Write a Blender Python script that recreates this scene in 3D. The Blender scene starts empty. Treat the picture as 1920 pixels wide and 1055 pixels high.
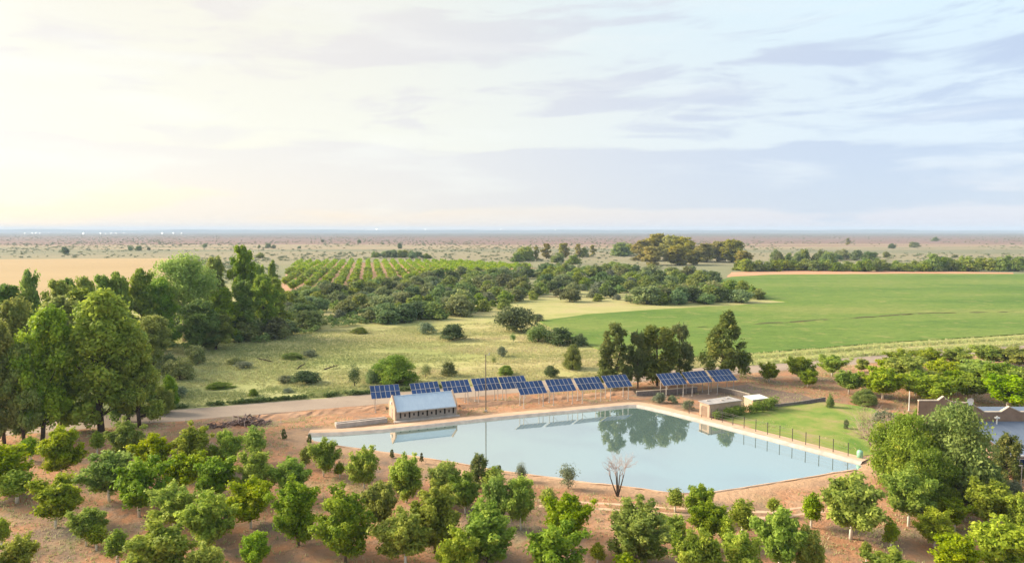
import bpy, bmesh, math, random
import numpy as np
from mathutils import Vector, Matrix

R = math.radians
sc = bpy.context.scene
col = sc.collection

# ------------------------------------------------------------------ camera
CAM_H = 33.0
FPX = 1300.0                       # focal length in pixels of the 1920 px wide photograph
PITCH = math.atan(95.5 / FPX)
cam_d = bpy.data.cameras.new('camera')
cam_d.sensor_width = 36.0
cam_d.lens = 36.0 * FPX / 1920.0
cam_d.clip_start = 0.5
cam_d.clip_end = 60000.0
cam = bpy.data.objects.new('camera', cam_d)
col.objects.link(cam)
cam.location = (0, 0, CAM_H)
cam.rotation_euler = (math.pi / 2 - PITCH, 0, 0)
sc.camera = cam

# ------------------------------------------------------------------ sun and sky
SUN_EL, SUN_AZ = R(25), R(-74)     # azimuth from +Y, negative to the left
SUN_DIR = Vector((math.sin(SUN_AZ) * math.cos(SUN_EL), math.cos(SUN_AZ) * math.cos(SUN_EL), math.sin(SUN_EL)))
sun_d = bpy.data.lights.new('sun', 'SUN')
sun_d.energy = 3.4
sun_d.angle = R(22)
sun_d.color = (1.0, 0.86, 0.64)
sun = bpy.data.objects.new('sun', sun_d)
col.objects.link(sun)
sun.rotation_euler = (-SUN_DIR).to_track_quat('-Z', 'Y').to_euler()

sc.view_settings.view_transform = 'Standard'
sc.view_settings.look = 'None'
sc.view_settings.exposure = 1.52
sc.view_settings.gamma = 1.0
sc.view_settings.use_curve_mapping = False
sc.cycles.use_denoising = True
sc.cycles.max_bounces = 8
sc.cycles.diffuse_bounces = 5
sc.cycles.glossy_bounces = 3
sc.cycles.transmission_bounces = 3
sc.cycles.volume_bounces = 0
sc.cycles.transparent_max_bounces = 4
sc.cycles.caustics_reflective = False
sc.cycles.caustics_refractive = False


class NT:
    """small helper to wire shader nodes"""
    def __init__(self, tree):
        self.t = tree
        tree.nodes.clear()

    def node(self, typ, **kw):
        n = self.t.nodes.new(typ)
        for k, v in kw.items():
            setattr(n, k, v)
        return n

    def put(self, sock, v):
        if isinstance(v, bpy.types.NodeSocket):
            self.t.links.new(v, sock)
        elif isinstance(v, (tuple, list)) and len(v) == 3 and sock.type == 'RGBA':
            sock.default_value = (*v, 1)
        else:
            sock.default_value = v

    def m(self, op, a, b=None, c=None, clamp=False):
        n = self.node('ShaderNodeMath', operation=op, use_clamp=clamp)
        for i, v in enumerate((a, b, c)):
            if v is not None:
                self.put(n.inputs[i], v)
        return n.outputs[0]

    def vm(self, op, a, b=None):
        n = self.node('ShaderNodeVectorMath', operation=op)
        self.put(n.inputs[0], a)
        if b is not None:
            self.put(n.inputs[1], b)
        return n.outputs['Value'] if op in ('DOT_PRODUCT', 'LENGTH') else n.outputs[0]

    def sep(self, v):
        n = self.node('ShaderNodeSeparateXYZ')
        self.put(n.inputs[0], v)
        return n.outputs

    def comb(self, x, y, z):
        n = self.node('ShaderNodeCombineXYZ')
        for i, v in enumerate((x, y, z)):
            self.put(n.inputs[i], v)
        return n.outputs[0]

    def noise(self, vec, scale, detail=4, rough=0.55, dist=0.0):
        n = self.node('ShaderNodeTexNoise')
        if vec is not None:
            self.put(n.inputs['Vector'], vec)
        n.inputs['Scale'].default_value = scale
        n.inputs['Detail'].default_value = detail
        n.inputs['Roughness'].default_value = rough
        n.inputs['Distortion'].default_value = dist
        return n.outputs[0]

    def smooth(self, v, lo, hi):
        n = self.node('ShaderNodeMapRange', interpolation_type='SMOOTHSTEP')
        self.put(n.inputs[0], v)
        self.put(n.inputs[1], lo)
        self.put(n.inputs[2], hi)
        n.inputs[3].default_value = 0.0
        n.inputs[4].default_value = 1.0
        return n.outputs[0]

    def mix(self, f, a, b, mode='MIX'):
        n = self.node('ShaderNodeMix', data_type='RGBA', blend_type=mode)
        self.put(n.inputs[0], f)
        self.put(n.inputs[6], a)
        self.put(n.inputs[7], b)
        return n.outputs[2]

    def ramp(self, f, stops, interp='LINEAR'):
        n = self.node('ShaderNodeValToRGB')
        self.put(n.inputs[0], f)
        cr = n.color_ramp
        cr.interpolation = interp
        while len(cr.elements) < len(stops):
            cr.elements.new(0.5)
        for e, (p, c) in zip(cr.elements, stops):
            e.position = p
            e.color = (*c, 1)
        return n.outputs[0]

    def attr(self, name):
        return self.node('ShaderNodeAttribute', attribute_name=name).outputs['Fac']

    def pos(self):
        return self.node('ShaderNodeNewGeometry').outputs['Position']

    def bump(self, h, strength, dist):
        n = self.node('ShaderNodeBump')
        n.inputs['Strength'].default_value = strength
        n.inputs['Distance'].default_value = dist
        self.put(n.inputs['Height'], h)
        return n.outputs[0]

    def principled(self, colr, rough=0.8, spec=0.3, normal=None, metal=0.0):
        n = self.node('ShaderNodeBsdfPrincipled')
        self.put(n.inputs['Base Color'], colr)
        self.put(n.inputs['Roughness'], rough)
        n.inputs['Specular IOR Level'].default_value = spec
        self.put(n.inputs['Metallic'], metal)
        if normal is not None:
            self.put(n.inputs['Normal'], normal)
        return n.outputs[0]

    def out(self, surf=None, vol=None):
        n = self.node('ShaderNodeOutputMaterial')
        if surf is not None:
            self.t.links.new(surf, n.inputs['Surface'])
        if vol is not None:
            self.t.links.new(vol, n.inputs['Volume'])


w = bpy.data.worlds.new('World')
sc.world = w
w.use_nodes = True
n = NT(w.node_tree)
BG = 0.084
sky = n.node('ShaderNodeTexSky', sky_type='NISHITA')
sky.sun_disc = False
sky.sun_elevation = SUN_EL
sky.sun_rotation = SUN_AZ
sky.altitude = 1100
sky.air_density = 1.0
sky.dust_density = 1.5
d = n.node('ShaderNodeTexCoord').outputs['Generated']
dx, dy, dz = n.sep(d)
el = n.m('ARCSINE', dz)
az = n.m('ARCTAN2', dx, dy)
cosang = n.vm('DOT_PRODUCT', d, tuple(SUN_DIR))
# thin high overcast: creamy towards the sun, pale blue away from it
glow = n.smooth(cosang, -0.25, 0.72)
veil = n.mix(glow, (3.25, 3.7, 4.05), (4.25, 3.95, 3.15))
core = n.smooth(cosang, 0.76, 1.0)
veil = n.mix(core, veil, (8.5, 7.8, 6.0))
veil = n.mix(n.m('MULTIPLY', n.smooth(el, 0.14, 0.34), n.m('SUBTRACT', 1.0, glow)), veil, (3.35, 4.15, 4.45))
# low haze belt at the horizon: lavender on the cool side, peach on the warm one
belt = n.mix(glow, (3.1, 3.05, 3.6), (4.4, 3.4, 2.45))
belt_f = n.m('MULTIPLY', n.m('SUBTRACT', 1.0, n.smooth(el, 0.0, 0.14)), 0.85)
veil = n.mix(belt_f, veil, belt)
# cloud streaks (azimuth / elevation stretched)
vec1 = n.comb(n.m('MULTIPLY', az, 2.3), n.m('MULTIPLY', el, 13.0), 3.1)
c1 = n.noise(vec1, 1.35, 6, 0.52, 0.35)
vec2 = n.comb(n.m('MULTIPLY', az, 5.0), n.m('MULTIPLY', n.m('ADD', el, n.m('MULTIPLY', az, -0.05)), 22.0), 9.7)
c2 = n.noise(vec2, 1.2, 7, 0.58, 0.5)
band1 = n.m('MULTIPLY', n.smooth(el, 0.015, 0.045), n.m('SUBTRACT', 1.0, n.smooth(el, 0.085, 0.13)))
thr = n.m('SUBTRACT', 0.53, n.m('MULTIPLY', band1, 0.2))
m1 = n.smooth(c1, n.m('SUBTRACT', thr, 0.03), n.m('ADD', thr, 0.07))
m2 = n.m('MULTIPLY', n.smooth(c2, 0.50, 0.66), n.smooth(el, 0.06, 0.14))
mask = n.m('MULTIPLY', n.m('MAXIMUM', m1, n.m('MULTIPLY', m2, 0.9)), n.m('SUBTRACT', 1.0, n.m('MULTIPLY', n.smooth(el, 0.2, 0.42), 0.5)))
mask = n.m('MULTIPLY', mask, n.m('SUBTRACT', 1.0, n.m('MULTIPLY', glow, 0.3)))
grey = n.mix(glow, (2.4, 2.8, 3.55), (3.75, 3.35, 3.1))
veil = n.mix(n.m('MULTIPLY', mask, 0.95), veil, grey)
# bright wisps
w1 = n.smooth(n.noise(n.comb(n.m('MULTIPLY', az, 3.0), n.m('MULTIPLY', el, 17.0), 21.0), 1.1, 6, 0.55, 0.3), 0.50, 0.72)
veil = n.mix(n.m('MULTIPLY', w1, 0.45), veil, n.mix(glow, (3.9, 4.1, 4.2), (4.4, 4.2, 3.65)))
skyc = n.mix(0.86, sky.outputs[0], veil)
bg = n.node('ShaderNodeBackground')
n.put(bg.inputs[0], skyc)
bg.inputs[1].default_value = BG
wo = n.node('ShaderNodeOutputWorld')
n.t.links.new(bg.outputs[0], wo.inputs[0])

# ------------------------------------------------------------------ helpers
CP, SP = math.cos(PITCH), math.sin(PITCH)


def ray(px, py):
    vx, vz = (px - 960) / FPX, -(py - 527.5) / FPX
    return vx, CP + SP * vz, -SP + CP * vz


def gp(px, py, z=0.0):
    """point of the horizontal plane z that the photograph shows at this pixel"""
    a, b, c = ray(px, py)
    t = (z - CAM_H) / c
    return Vector((a * t, b * t, z))


def top_z(y, py):
    a, b, c = ray(960, py)
    return CAM_H + y * c / b


def tag(o, label=None, cat=None, group=None, kind=None):
    if label:
        o['label'] = label
    if cat:
        o['category'] = cat
    if group:
        o['group'] = group
    if kind:
        o['kind'] = kind
    return o


def link(name, me, parent=None):
    o = bpy.data.objects.new(name, me)
    col.objects.link(o)
    if parent is not None:
        o.parent = parent
    return o


def empty(name, loc=(0, 0, 0), rz=0.0):
    o = link(name, None)
    o.location = loc
    o.rotation_euler = (0, 0, rz)
    o.empty_display_size = 0.3
    return o


def np_mesh(name, verts, faces, mats, attrs=None, mat_idx=None, smooth=False):
    """verts (N,3), faces (M,k) numpy arrays -> mesh"""
    me = bpy.data.meshes.new(name)
    verts = np.asarray(verts, dtype=np.float32)
    faces = np.asarray(faces, dtype=np.int32)
    k = faces.shape[1]
    me.vertices.add(len(verts))
    me.vertices.foreach_set('co', verts.ravel())
    me.loops.add(faces.size)
    me.loops.foreach_set('vertex_index', faces.ravel())
    me.polygons.add(len(faces))
    me.polygons.foreach_set('loop_start', np.arange(0, faces.size, k, dtype=np.int32))
    if attrs:
        for an, av in attrs.items():
            a = me.attributes.new(an, 'FLOAT', 'POINT')
            a.data.foreach_set('value', np.asarray(av, dtype=np.float32))
    for m_ in (mats if isinstance(mats, (list, tuple)) else [mats]):
        me.materials.append(m_)
    if mat_idx is not None:
        me.polygons.foreach_set('material_index', np.asarray(mat_idx, dtype=np.int32))
    if smooth:
        me.polygons.foreach_set('use_smooth', np.ones(len(faces), dtype=bool))
    me.update(calc_edges=True)
    me.validate()
    return me


class MB:
    """collects boxes, bars and tubes into one mesh"""
    def __init__(self):
        self.v, self.f = [], []

    def add(self, vs, fs):
        o = len(self.v)
        self.v += [tuple(x) for x in vs]
        self.f += [tuple(i + o for i in f) for f in fs]
        return self

    def box(self, x0, x1, y0, y1, z0, z1):
        vs = [(x, y, z) for z in (z0, z1) for y in (y0, y1) for x in (x0, x1)]
        return self.add(vs, [(0, 2, 3, 1), (4, 5, 7, 6), (0, 1, 5, 4), (2, 6, 7, 3), (0, 4, 6, 2), (1, 3, 7, 5)])

    def prism(self, quad, z0, z1):
        """quad: footprint points, counter-clockwise; z0/z1 numbers or lists"""
        k = len(quad)
        za = z0 if isinstance(z0, (list, tuple)) else [z0] * k
        zb = z1 if isinstance(z1, (list, tuple)) else [z1] * k
        vs = [(q[0], q[1], za[i]) for i, q in enumerate(quad)] + [(q[0], q[1], zb[i]) for i, q in enumerate(quad)]
        fs = [tuple(range(k - 1, -1, -1)), tuple(range(k, 2 * k))]
        fs += [(i, (i + 1) % k, k + (i + 1) % k, k + i) for i in range(k)]
        return self.add(vs, fs)

    def tube(self, pts, rad, sides=6):
        pts = [Vector(p) for p in pts]
        if not isinstance(rad, (list, tuple)):
            rad = [rad] * len(pts)
        vs, fs = [], []
        for i, p in enumerate(pts):
            t = (pts[min(i + 1, len(pts) - 1)] - pts[max(i - 1, 0)])
            t = t.normalized() if t.length > 1e-9 else Vector((0, 0, 1))
            a = t.cross(Vector((0.31, 0.95, 0.02))).normalized() if abs(t.y) < 0.9 else t.cross(Vector((1, 0, 0))).normalized()
            b = t.cross(a)
            for s in range(sides):
                an = 2 * math.pi * s / sides
                vs.append(p + (a * math.cos(an) + b * math.sin(an)) * rad[i])
        for i in range(len(pts) - 1):
            for s in range(sides):
                fs.append((i * sides + s, i * sides + (s + 1) % sides, (i + 1) * sides + (s + 1) % sides, (i + 1) * sides + s))
        fs.append(tuple(range(sides - 1, -1, -1)))
        k = (len(pts) - 1) * sides
        fs.append(tuple(range(k, k + sides)))
        return self.add(vs, fs)

    def mesh(self, name, mats, smooth=False):
        me = bpy.data.meshes.new(name)
        me.from_pydata(self.v, [], self.f)
        for m_ in (mats if isinstance(mats, (list, tuple)) else [mats]):
            me.materials.append(m_)
        me.update()
        bm = bmesh.new()
        bm.from_mesh(me)
        bmesh.ops.recalc_face_normals(bm, faces=bm.faces)
        bm.to_mesh(me)
        bm.free()
        if smooth:
            for p in me.polygons:
                p.use_smooth = True
        return me

    def build(self, name, mats, parent=None, smooth=False):
        return link(name, self.mesh(name, mats, smooth), parent)


def vnoise(x, y, seed=0):
    """value noise on numpy arrays, 0..1"""
    x = np.asarray(x, dtype=np.float64)
    y = np.asarray(y, dtype=np.float64)
    xi, yi = np.floor(x).astype(np.int64), np.floor(y).astype(np.int64)
    fx, fy = x - xi, y - yi
    fx, fy = fx * fx * (3 - 2 * fx), fy * fy * (3 - 2 * fy)

    def h(a, b):
        k = (a * 374761393 + b * 668265263 + seed * 1442695041) & 0x7fffffff
        k = ((k ^ (k >> 13)) * 1274126177) & 0x7fffffff
        return ((k ^ (k >> 16)) & 0xffff) / 65535.0
    return (h(xi, yi) * (1 - fx) + h(xi + 1, yi) * fx) * (1 - fy) + (h(xi, yi + 1) * (1 - fx) + h(xi + 1, yi + 1) * fx) * fy


def fbm(x, y, seed=0, oct_=3):
    s, a, t = 0, 1.0, 0
    for i in range(oct_):
        s = s + a * vnoise(x * 2 ** i, y * 2 ** i, seed + i * 17)
        t += a
        a *= 0.5
    return s / t


def seg_dist(P, poly, closed=True):
    """distance of points P (N,2) to a polyline"""
    best = np.full(len(P), 1e9)
    k = len(poly)
    for i in range(k if closed else k - 1):
        a = np.array(poly[i][:2], dtype=float)
        b = np.array(poly[(i + 1) % k][:2], dtype=float)
        ab = b - a
        t = np.clip(((P - a) @ ab) / max(ab @ ab, 1e-9), 0, 1)
        best = np.minimum(best, np.hypot(*(P - (a + t[:, None] * ab)).T))
    return best


def inside(P, poly):
    x, y = P[:, 0], P[:, 1]
    c = np.zeros(len(P), dtype=bool)
    k = len(poly)
    for i in range(k):
        x0, y0 = poly[i][0], poly[i][1]
        x1, y1 = poly[(i + 1) % k][0], poly[(i + 1) % k][1]
        cond = (y0 > y) != (y1 > y)
        xx = (x1 - x0) * (y - y0) / ((y1 - y0) if abs(y1 - y0) > 1e-12 else 1e-12) + x0
        c ^= cond & (x < xx)
    return c


# ------------------------------------------------------------------ materials
def new_mat(name):
    m_ = bpy.data.materials.new(name)
    m_.use_nodes = True
    return m_, NT(m_.node_tree)


def simple_mat(name, c0, c1, scale=2.0, rough=0.8, spec=0.3, bump=0.0, metal=0.0, detail=5):
    m_, k = new_mat(name)
    tc = k.node('ShaderNodeTexCoord').outputs['Object']
    f = k.smooth(k.noise(tc, scale, detail), 0.3, 0.7)
    nrm = k.bump(k.noise(tc, scale * 4, 4), bump, 0.05) if bump else None
    k.out(k.principled(k.mix(f, c0, c1), rough, spec, nrm, metal))
    return m_


def leaf_mat(name, c0, c1, c2, transl=0.3, hue=0.04, val=0.35):
    """leaves: c0 darker / c1 lighter leaf colours, c2 yellowing ones; each tree drifts a little"""
    m_, k = new_mat(name)
    t = k.attr('tint')
    colr = k.mix(t, c0, c1)
    colr = k.mix(k.m('MULTIPLY', k.smooth(t, 0.82, 1.0), 0.6), colr, c2)
    rnd = k.node('ShaderNodeObjectInfo').outputs['Random']
    hs = k.node('ShaderNodeHueSaturation')
    k.put(hs.inputs['Hue'], k.m('MULTIPLY_ADD', rnd, hue, 0.5 - hue / 2))
    k.put(hs.inputs['Value'], k.m('MULTIPLY_ADD', k.m('FRACT', k.m('MULTIPLY', rnd, 7.31)), val, 1.0 - val / 2))
    k.put(hs.inputs['Saturation'], k.m('MULTIPLY_ADD', k.m('FRACT', k.m('MULTIPLY', rnd, 13.7)), 0.25, 0.88))
    k.put(hs.inputs['Color'], colr)
    p = k.principled(hs.outputs[0], 0.6, 0.18)
    tr = k.node('ShaderNodeBsdfTranslucent')
    k.put(tr.inputs[0], hs.outputs[0])
    mx = k.node('ShaderNodeMixShader')
    mx.inputs[0].default_value = transl
    k.t.links.new(p, mx.inputs[1])
    k.t.links.new(tr.outputs[0], mx.inputs[2])
    k.out(mx.outputs[0])
    return m_


M = {}
M['pecan'] = leaf_mat('pecan_leaf', (0.165, 0.260, 0.026), (0.440, 0.520, 0.060), (0.62, 0.62, 0.10), 0.45)
M['gum'] = leaf_mat('gum_leaf', (0.150, 0.240, 0.045), (0.400, 0.470, 0.085), (0.62, 0.58, 0.10), 0.45, 0.05)
M['gum_sun_tint'] = leaf_mat('sun_tinted_gum_leaf', (0.17, 0.27, 0.05), (0.46, 0.54, 0.09), (0.66, 0.64, 0.13), 0.45, 0.03)  # lighter copy of the gum leaf: sunlight on the crowns put into the colour
M['poplar'] = leaf_mat('poplar_leaf', (0.24, 0.25, 0.05), (0.46, 0.40, 0.09), (0.55, 0.42, 0.11), 0.36)
M['thorn'] = leaf_mat('thorn_leaf', (0.095, 0.150, 0.055), (0.275, 0.325, 0.115), (0.42, 0.39, 0.17), 0.36, 0.08, 0.8)
M['greybush'] = leaf_mat('grey_leaf', (0.140, 0.175, 0.105), (0.300, 0.335, 0.200), (0.40, 0.38, 0.25), 0.25, 0.06, 0.4)
M['karee'] = leaf_mat('karee_leaf', (0.115, 0.195, 0.034), (0.350, 0.410, 0.075), (0.54, 0.50, 0.11), 0.42)
M['casuarina'] = leaf_mat('needle_leaf', (0.085, 0.130, 0.036), (0.260, 0.280, 0.075), (0.46, 0.36, 0.11), 0.36)
M['dryleaf'] = leaf_mat('dry_twig_leaf', (0.24, 0.19, 0.12), (0.36, 0.30, 0.19), (0.42, 0.34, 0.24), 0.2)
M['bark'] = simple_mat('bark', (0.13, 0.095, 0.07), (0.24, 0.185, 0.14), 3.0, 0.9, 0.2, 0.5)
M['darkbark'] = simple_mat('dark_bark', (0.055, 0.042, 0.033), (0.12, 0.09, 0.07), 3.0, 0.9, 0.2, 0.5)
M['palebark'] = simple_mat('pale_bark', (0.42, 0.34, 0.27), (0.6, 0.52, 0.43), 1.5, 0.85, 0.2, 0.3)
M['whitewash'] = simple_mat('whitewash', (0.74, 0.71, 0.64), (0.82, 0.80, 0.75), 5.0, 0.8, 0.2, 0.2)
M['concrete'] = simple_mat('concrete', (0.40, 0.345, 0.315), (0.54, 0.475, 0.43), 0.9, 0.9, 0.2, 0.3, detail=8)
M['wall_sun_pink'] = simple_mat('sun_tinted_plaster', (0.43, 0.30, 0.225), (0.50, 0.36, 0.27), 1.2, 0.9, 0.2, 0.2)  # warm pink of the sunlit gable put into the colour; sheds share it
M['wall_shade_grey'] = simple_mat('shade_tinted_wall', (0.31, 0.265, 0.235), (0.38, 0.33, 0.29), 1.2, 0.9, 0.2, 0.2)  # pump house front: its shade is put into the grey; back, door share it
M['wall_brown'] = simple_mat('brown_wall', (0.24, 0.165, 0.12), (0.30, 0.21, 0.155), 1.2, 0.9, 0.2, 0.2)
M['coping'] = simple_mat('pale_coping', (0.46, 0.385, 0.31), (0.55, 0.47, 0.385), 1.2, 0.85, 0.2, 0.1)
M['dark_hole'] = simple_mat('dark_opening', (0.02, 0.018, 0.016), (0.05, 0.045, 0.04), 2.0, 0.9, 0.2)
M['white'] = simple_mat('white_paint', (0.74, 0.73, 0.70), (0.82, 0.81, 0.79), 3.0, 0.5, 0.4)
M['steel'] = simple_mat('galvanised_steel', (0.42, 0.385, 0.355), (0.54, 0.50, 0.465), 6.0, 0.5, 0.4, 0.0, 0.15)
M['darkpost'] = simple_mat('dark_post', (0.05, 0.045, 0.042), (0.10, 0.09, 0.08), 6.0, 0.7, 0.3)
M['wire'] = simple_mat('wire', (0.22, 0.20, 0.19), (0.3, 0.28, 0.26), 6.0, 0.6, 0.4)
M['green_plastic'] = simple_mat('green_plastic', (0.24, 0.52, 0.36), (0.30, 0.58, 0.42), 3.0, 0.5, 0.4)
M['shadecloth'] = simple_mat('shade_net', (0.17, 0.15, 0.145), (0.25, 0.215, 0.20), 3.0, 0.95, 0.1)
M['twig'] = simple_mat('dry_twig', (0.34, 0.24, 0.21), (0.46, 0.34, 0.31), 3.0, 0.9, 0.2)
M['rust'] = simple_mat('brown_debris', (0.10, 0.065, 0.055), (0.22, 0.15, 0.13), 2.0, 0.9, 0.2)


def roof_mat(name, c0, c1, rough, metal, pitch=5.2):
    m_, k = new_mat(name)
    tc = k.node('ShaderNodeTexCoord').outputs['Object']
    x, y, z = k.sep(tc)
    wv = k.m('SINE', k.m('MULTIPLY', x, 2 * math.pi * pitch))
    st = k.smooth(k.noise(k.comb(x, k.m('MULTIPLY', y, 0.15), z), 1.3, 5), 0.3, 0.75)
    k.out(k.principled(k.mix(st, c0, c1), rough, 0.5, k.bump(wv, 0.35, 0.02), metal))
    return m_


M['roof_blue'] = roof_mat('zinc_roof', (0.46, 0.56, 0.70), (0.53, 0.63, 0.76), 0.55, 0.05)
M['roof_house'] = roof_mat('house_roof', (0.125, 0.165, 0.25), (0.17, 0.205, 0.29), 0.65, 0.0)
M['roof_shed'] = roof_mat('shed_roof', (0.30, 0.28, 0.285), (0.44, 0.41, 0.405), 0.7, 0.0)

# photovoltaic module: dark blue cells behind glass
m_, k = new_mat('solar_glass')
tc = k.node('ShaderNodeTexCoord').outputs['Object']
x, y, z = k.sep(tc)
cell = k.m('MAXIMUM', k.smooth(k.m('ABSOLUTE', k.m('SUBTRACT', k.m('FRACT', k.m('MULTIPLY', x, 6.67)), 0.5)), 0.46, 0.485),
           k.smooth(k.m('ABSOLUTE', k.m('SUBTRACT', k.m('FRACT', k.m('MULTIPLY', y, 5.71)), 0.5)), 0.46, 0.485))
rn = k.node('ShaderNodeObjectInfo').outputs['Random']
cc = k.mix(rn, (0.006, 0.032, 0.115), (0.012, 0.048, 0.165))
cc = k.mix(k.m('MULTIPLY', cell, 0.3), cc, (0.15, 0.2, 0.3))
pn = k.node('ShaderNodeBsdfPrincipled')
k.put(pn.inputs['Base Color'], cc)
pn.inputs['Roughness'].default_value = 0.28
pn.inputs['Specular IOR Level'].default_value = 0.22
k.out(pn.outputs[0])
M['solar'] = m_

# water: murky green-grey body under a mirror-like surface
m_, k = new_mat('water')
ps = k.pos()
x, y, z = k.sep(ps)
wn = k.noise(k.comb(k.m('MULTIPLY', x, 0.5), y, 0.0), 1.6, 3, 0.5)
nb = k.bump(wn, 0.05, 0.02)
df = k.node('ShaderNodeBsdfDiffuse')
k.put(df.inputs[0], k.mix(k.noise(ps, 0.06, 3), (0.15, 0.235, 0.225), (0.17, 0.255, 0.25)))
gl = k.node('ShaderNodeBsdfGlossy')
gl.inputs['Color'].default_value = (0.97, 1.0, 1.0, 1)
gl.inputs['Roughness'].default_value = 0.03
k.put(gl.inputs['Normal'], nb)
fr = k.node('ShaderNodeFresnel')
fr.inputs['IOR'].default_value = 13.0
k.put(fr.inputs['Normal'], nb)
mx = k.node('ShaderNodeMixShader')
k.t.links.new(fr.outputs[0], mx.inputs[0])
k.t.links.new(df.outputs[0], mx.inputs[1])
k.t.links.new(gl.outputs[0], mx.inputs[2])
k.out(mx.outputs[0])
M['water'] = m_

# ground: veld grass, bare orchard soil, far plain
m_, k = new_mat('ground')
ps = k.pos()
x, y, z = k.sep(ps)
nbig = k.noise(k.comb(k.m('MULTIPLY', x, 0.35), y, 0.0), 0.045, 5, 0.6, 0.4)
nmid = k.noise(ps, 0.22, 6, 0.6)
nfine = k.noise(ps, 1.7, 6, 0.65)
nfar = k.noise(k.comb(k.m('MULTIPLY', x, 0.16), y, 0.0), 0.0055, 7, 0.62, 0.5)
lush = k.attr('lush')
grass = k.ramp(k.m('ADD', k.m('MULTIPLY', nbig, 0.72), k.m('MULTIPLY', nmid, 0.28)),
               [(0.30, (0.21, 0.245, 0.085)), (0.43, (0.36, 0.365, 0.135)), (0.54, (0.455, 0.415, 0.185)), (0.68, (0.46, 0.35, 0.215))])
lushc = k.ramp(nbig, [(0.35, (0.30, 0.34, 0.12)), (0.65, (0.44, 0.45, 0.20))])
grass = k.mix(lush, grass, lushc)
farf = k.m('ADD', k.m('LOGARITHM', k.m('MAXIMUM', y, 10.0), 10.0), k.m('MULTIPLY', k.m('SUBTRACT', nfar, 0.5), 0.42))
farc = k.ramp(k.m('DIVIDE', farf, 4.3),
              [(0.560, (0.33, 0.315, 0.15)), (0.640, (0.22, 0.23, 0.135)), (0.685, (0.29, 0.25, 0.165)), (0.712, (0.19, 0.195, 0.125)), (0.735, (0.36, 0.28, 0.19)),
               (0.755, (0.235, 0.15, 0.13)), (0.82, (0.185, 0.135, 0.118)), (0.87, (0.13, 0.12, 0.105))])
spk = k.smooth(k.noise(k.comb(k.m('MULTIPLY', x, 0.5), y, 0.0), 0.03, 5, 0.75), 0.56, 0.66)
farc = k.mix(k.m('MULTIPLY', spk, 0.75), farc, (0.15, 0.16, 0.085))
veld = k.mix(k.smooth(y, 230.0, 480.0), grass, farc)
soil = k.ramp(k.m('ADD', k.m('MULTIPLY', k.noise(ps, 0.075, 5, 0.6, 0.5), 0.6), k.m('MULTIPLY', nmid, 0.4)),
              [(0.38, (0.205, 0.155, 0.125)), (0.455, (0.33, 0.205, 0.14)), (0.52, (0.44, 0.22, 0.125)), (0.60, (0.49, 0.295, 0.19))])
weed = k.smooth(k.noise(ps, 0.13, 5, 0.7, 0.3), 0.50, 0.66)
soil = k.mix(k.m('MULTIPLY', weed, 0.5), soil, (0.29, 0.275, 0.15))
litter = k.smooth(k.noise(ps, 0.45, 6, 0.72), 0.53, 0.68)
soil = k.mix(k.m('MULTIPLY', litter, 0.5), soil, (0.20, 0.145, 0.125))
smask = k.smooth(k.m('ADD', k.attr('soil'), k.m('MULTIPLY', k.m('SUBTRACT', nmid, 0.5), 0.9)), 0.38, 0.62)
g = k.mix(smask, veld, soil)
sand = k.smooth(k.m('ADD', k.attr('sand'), k.m('MULTIPLY', k.m('SUBTRACT', nmid, 0.5), 0.6)), 0.3, 0.7)
g = k.mix(sand, g, k.mix(nmid, (0.40, 0.245, 0.15), (0.53, 0.35, 0.235)))
g = k.mix(k.m('MULTIPLY', k.smooth(nfine, 0.45, 0.70), 0.5), g, k.mix(0.5, g, (0.14, 0.11, 0.06)))
peb = k.smooth(k.noise(ps, 4.5, 4, 0.8), 0.60, 0.70)
g = k.mix(k.m('MULTIPLY', k.m('MULTIPLY', peb, smask), 0.45), g, (0.52, 0.44, 0.37))
k.out(k.principled(g, 0.95, 0.1, k.bump(nfine, 0.9, 0.3)))
M['ground'] = m_

m_, k = new_mat('crop')
ps = k.pos()
x, y, z = k.sep(ps)
n1 = k.noise(k.comb(k.m('MULTIPLY', x, 0.25), y, 0.0), 0.02, 5, 0.6)
n2 = k.noise(k.comb(k.m('MULTIPLY', k.m('ADD', k.m('MULTIPLY', x, 0.94), k.m('MULTIPLY', y, 0.34)), 0.22), k.m('SUBTRACT', k.m('MULTIPLY', y, 0.94), k.m('MULTIPLY', x, 0.34)), 0.0), 0.55, 6, 0.72)
cgreen = k.ramp(n1, [(0.36, (0.090, 0.170, 0.028)), (0.5, (0.145, 0.220, 0.040)), (0.64, (0.215, 0.250, 0.064))])
cgreen = k.mix(k.m('MULTIPLY', k.smooth(n2, 0.46, 0.66), 0.6), cgreen, (0.07, 0.13, 0.022))
cgreen = k.mix(k.m('MULTIPLY', k.smooth(k.noise(ps, 0.12, 4, 0.7), 0.54, 0.72), 0.6), cgreen, (0.33, 0.29, 0.11))
cgreen = k.mix(k.m('MULTIPLY', k.smooth(k.noise(ps, 0.9, 4, 0.8), 0.52, 0.66), 0.55), cgreen, (0.06, 0.11, 0.02))
k.out(k.principled(cgreen, 0.9, 0.15, k.bump(n2, 0.8, 0.3)))
M['crop'] = m_


def ground_mat(name, stops, scale=0.25, stretch=1.0, rough=0.95, spots=None):
    m_, k = new_mat(name)
    ps = k.pos()
    x, y, z = k.sep(ps)
    nn = k.noise(k.comb(k.m('MULTIPLY', x, stretch), y, z), scale, 6, 0.62, 0.3)
    c = k.ramp(nn, stops)
    nf = k.noise(ps, scale * 7, 5, 0.7)
    if spots:
        c = k.mix(k.m('MULTIPLY', k.smooth(nf, 0.52, 0.72), 0.5), c, spots)
    k.out(k.principled(c, rough, 0.12, k.bump(nf, 0.5, 0.1)))
    return m_


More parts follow.
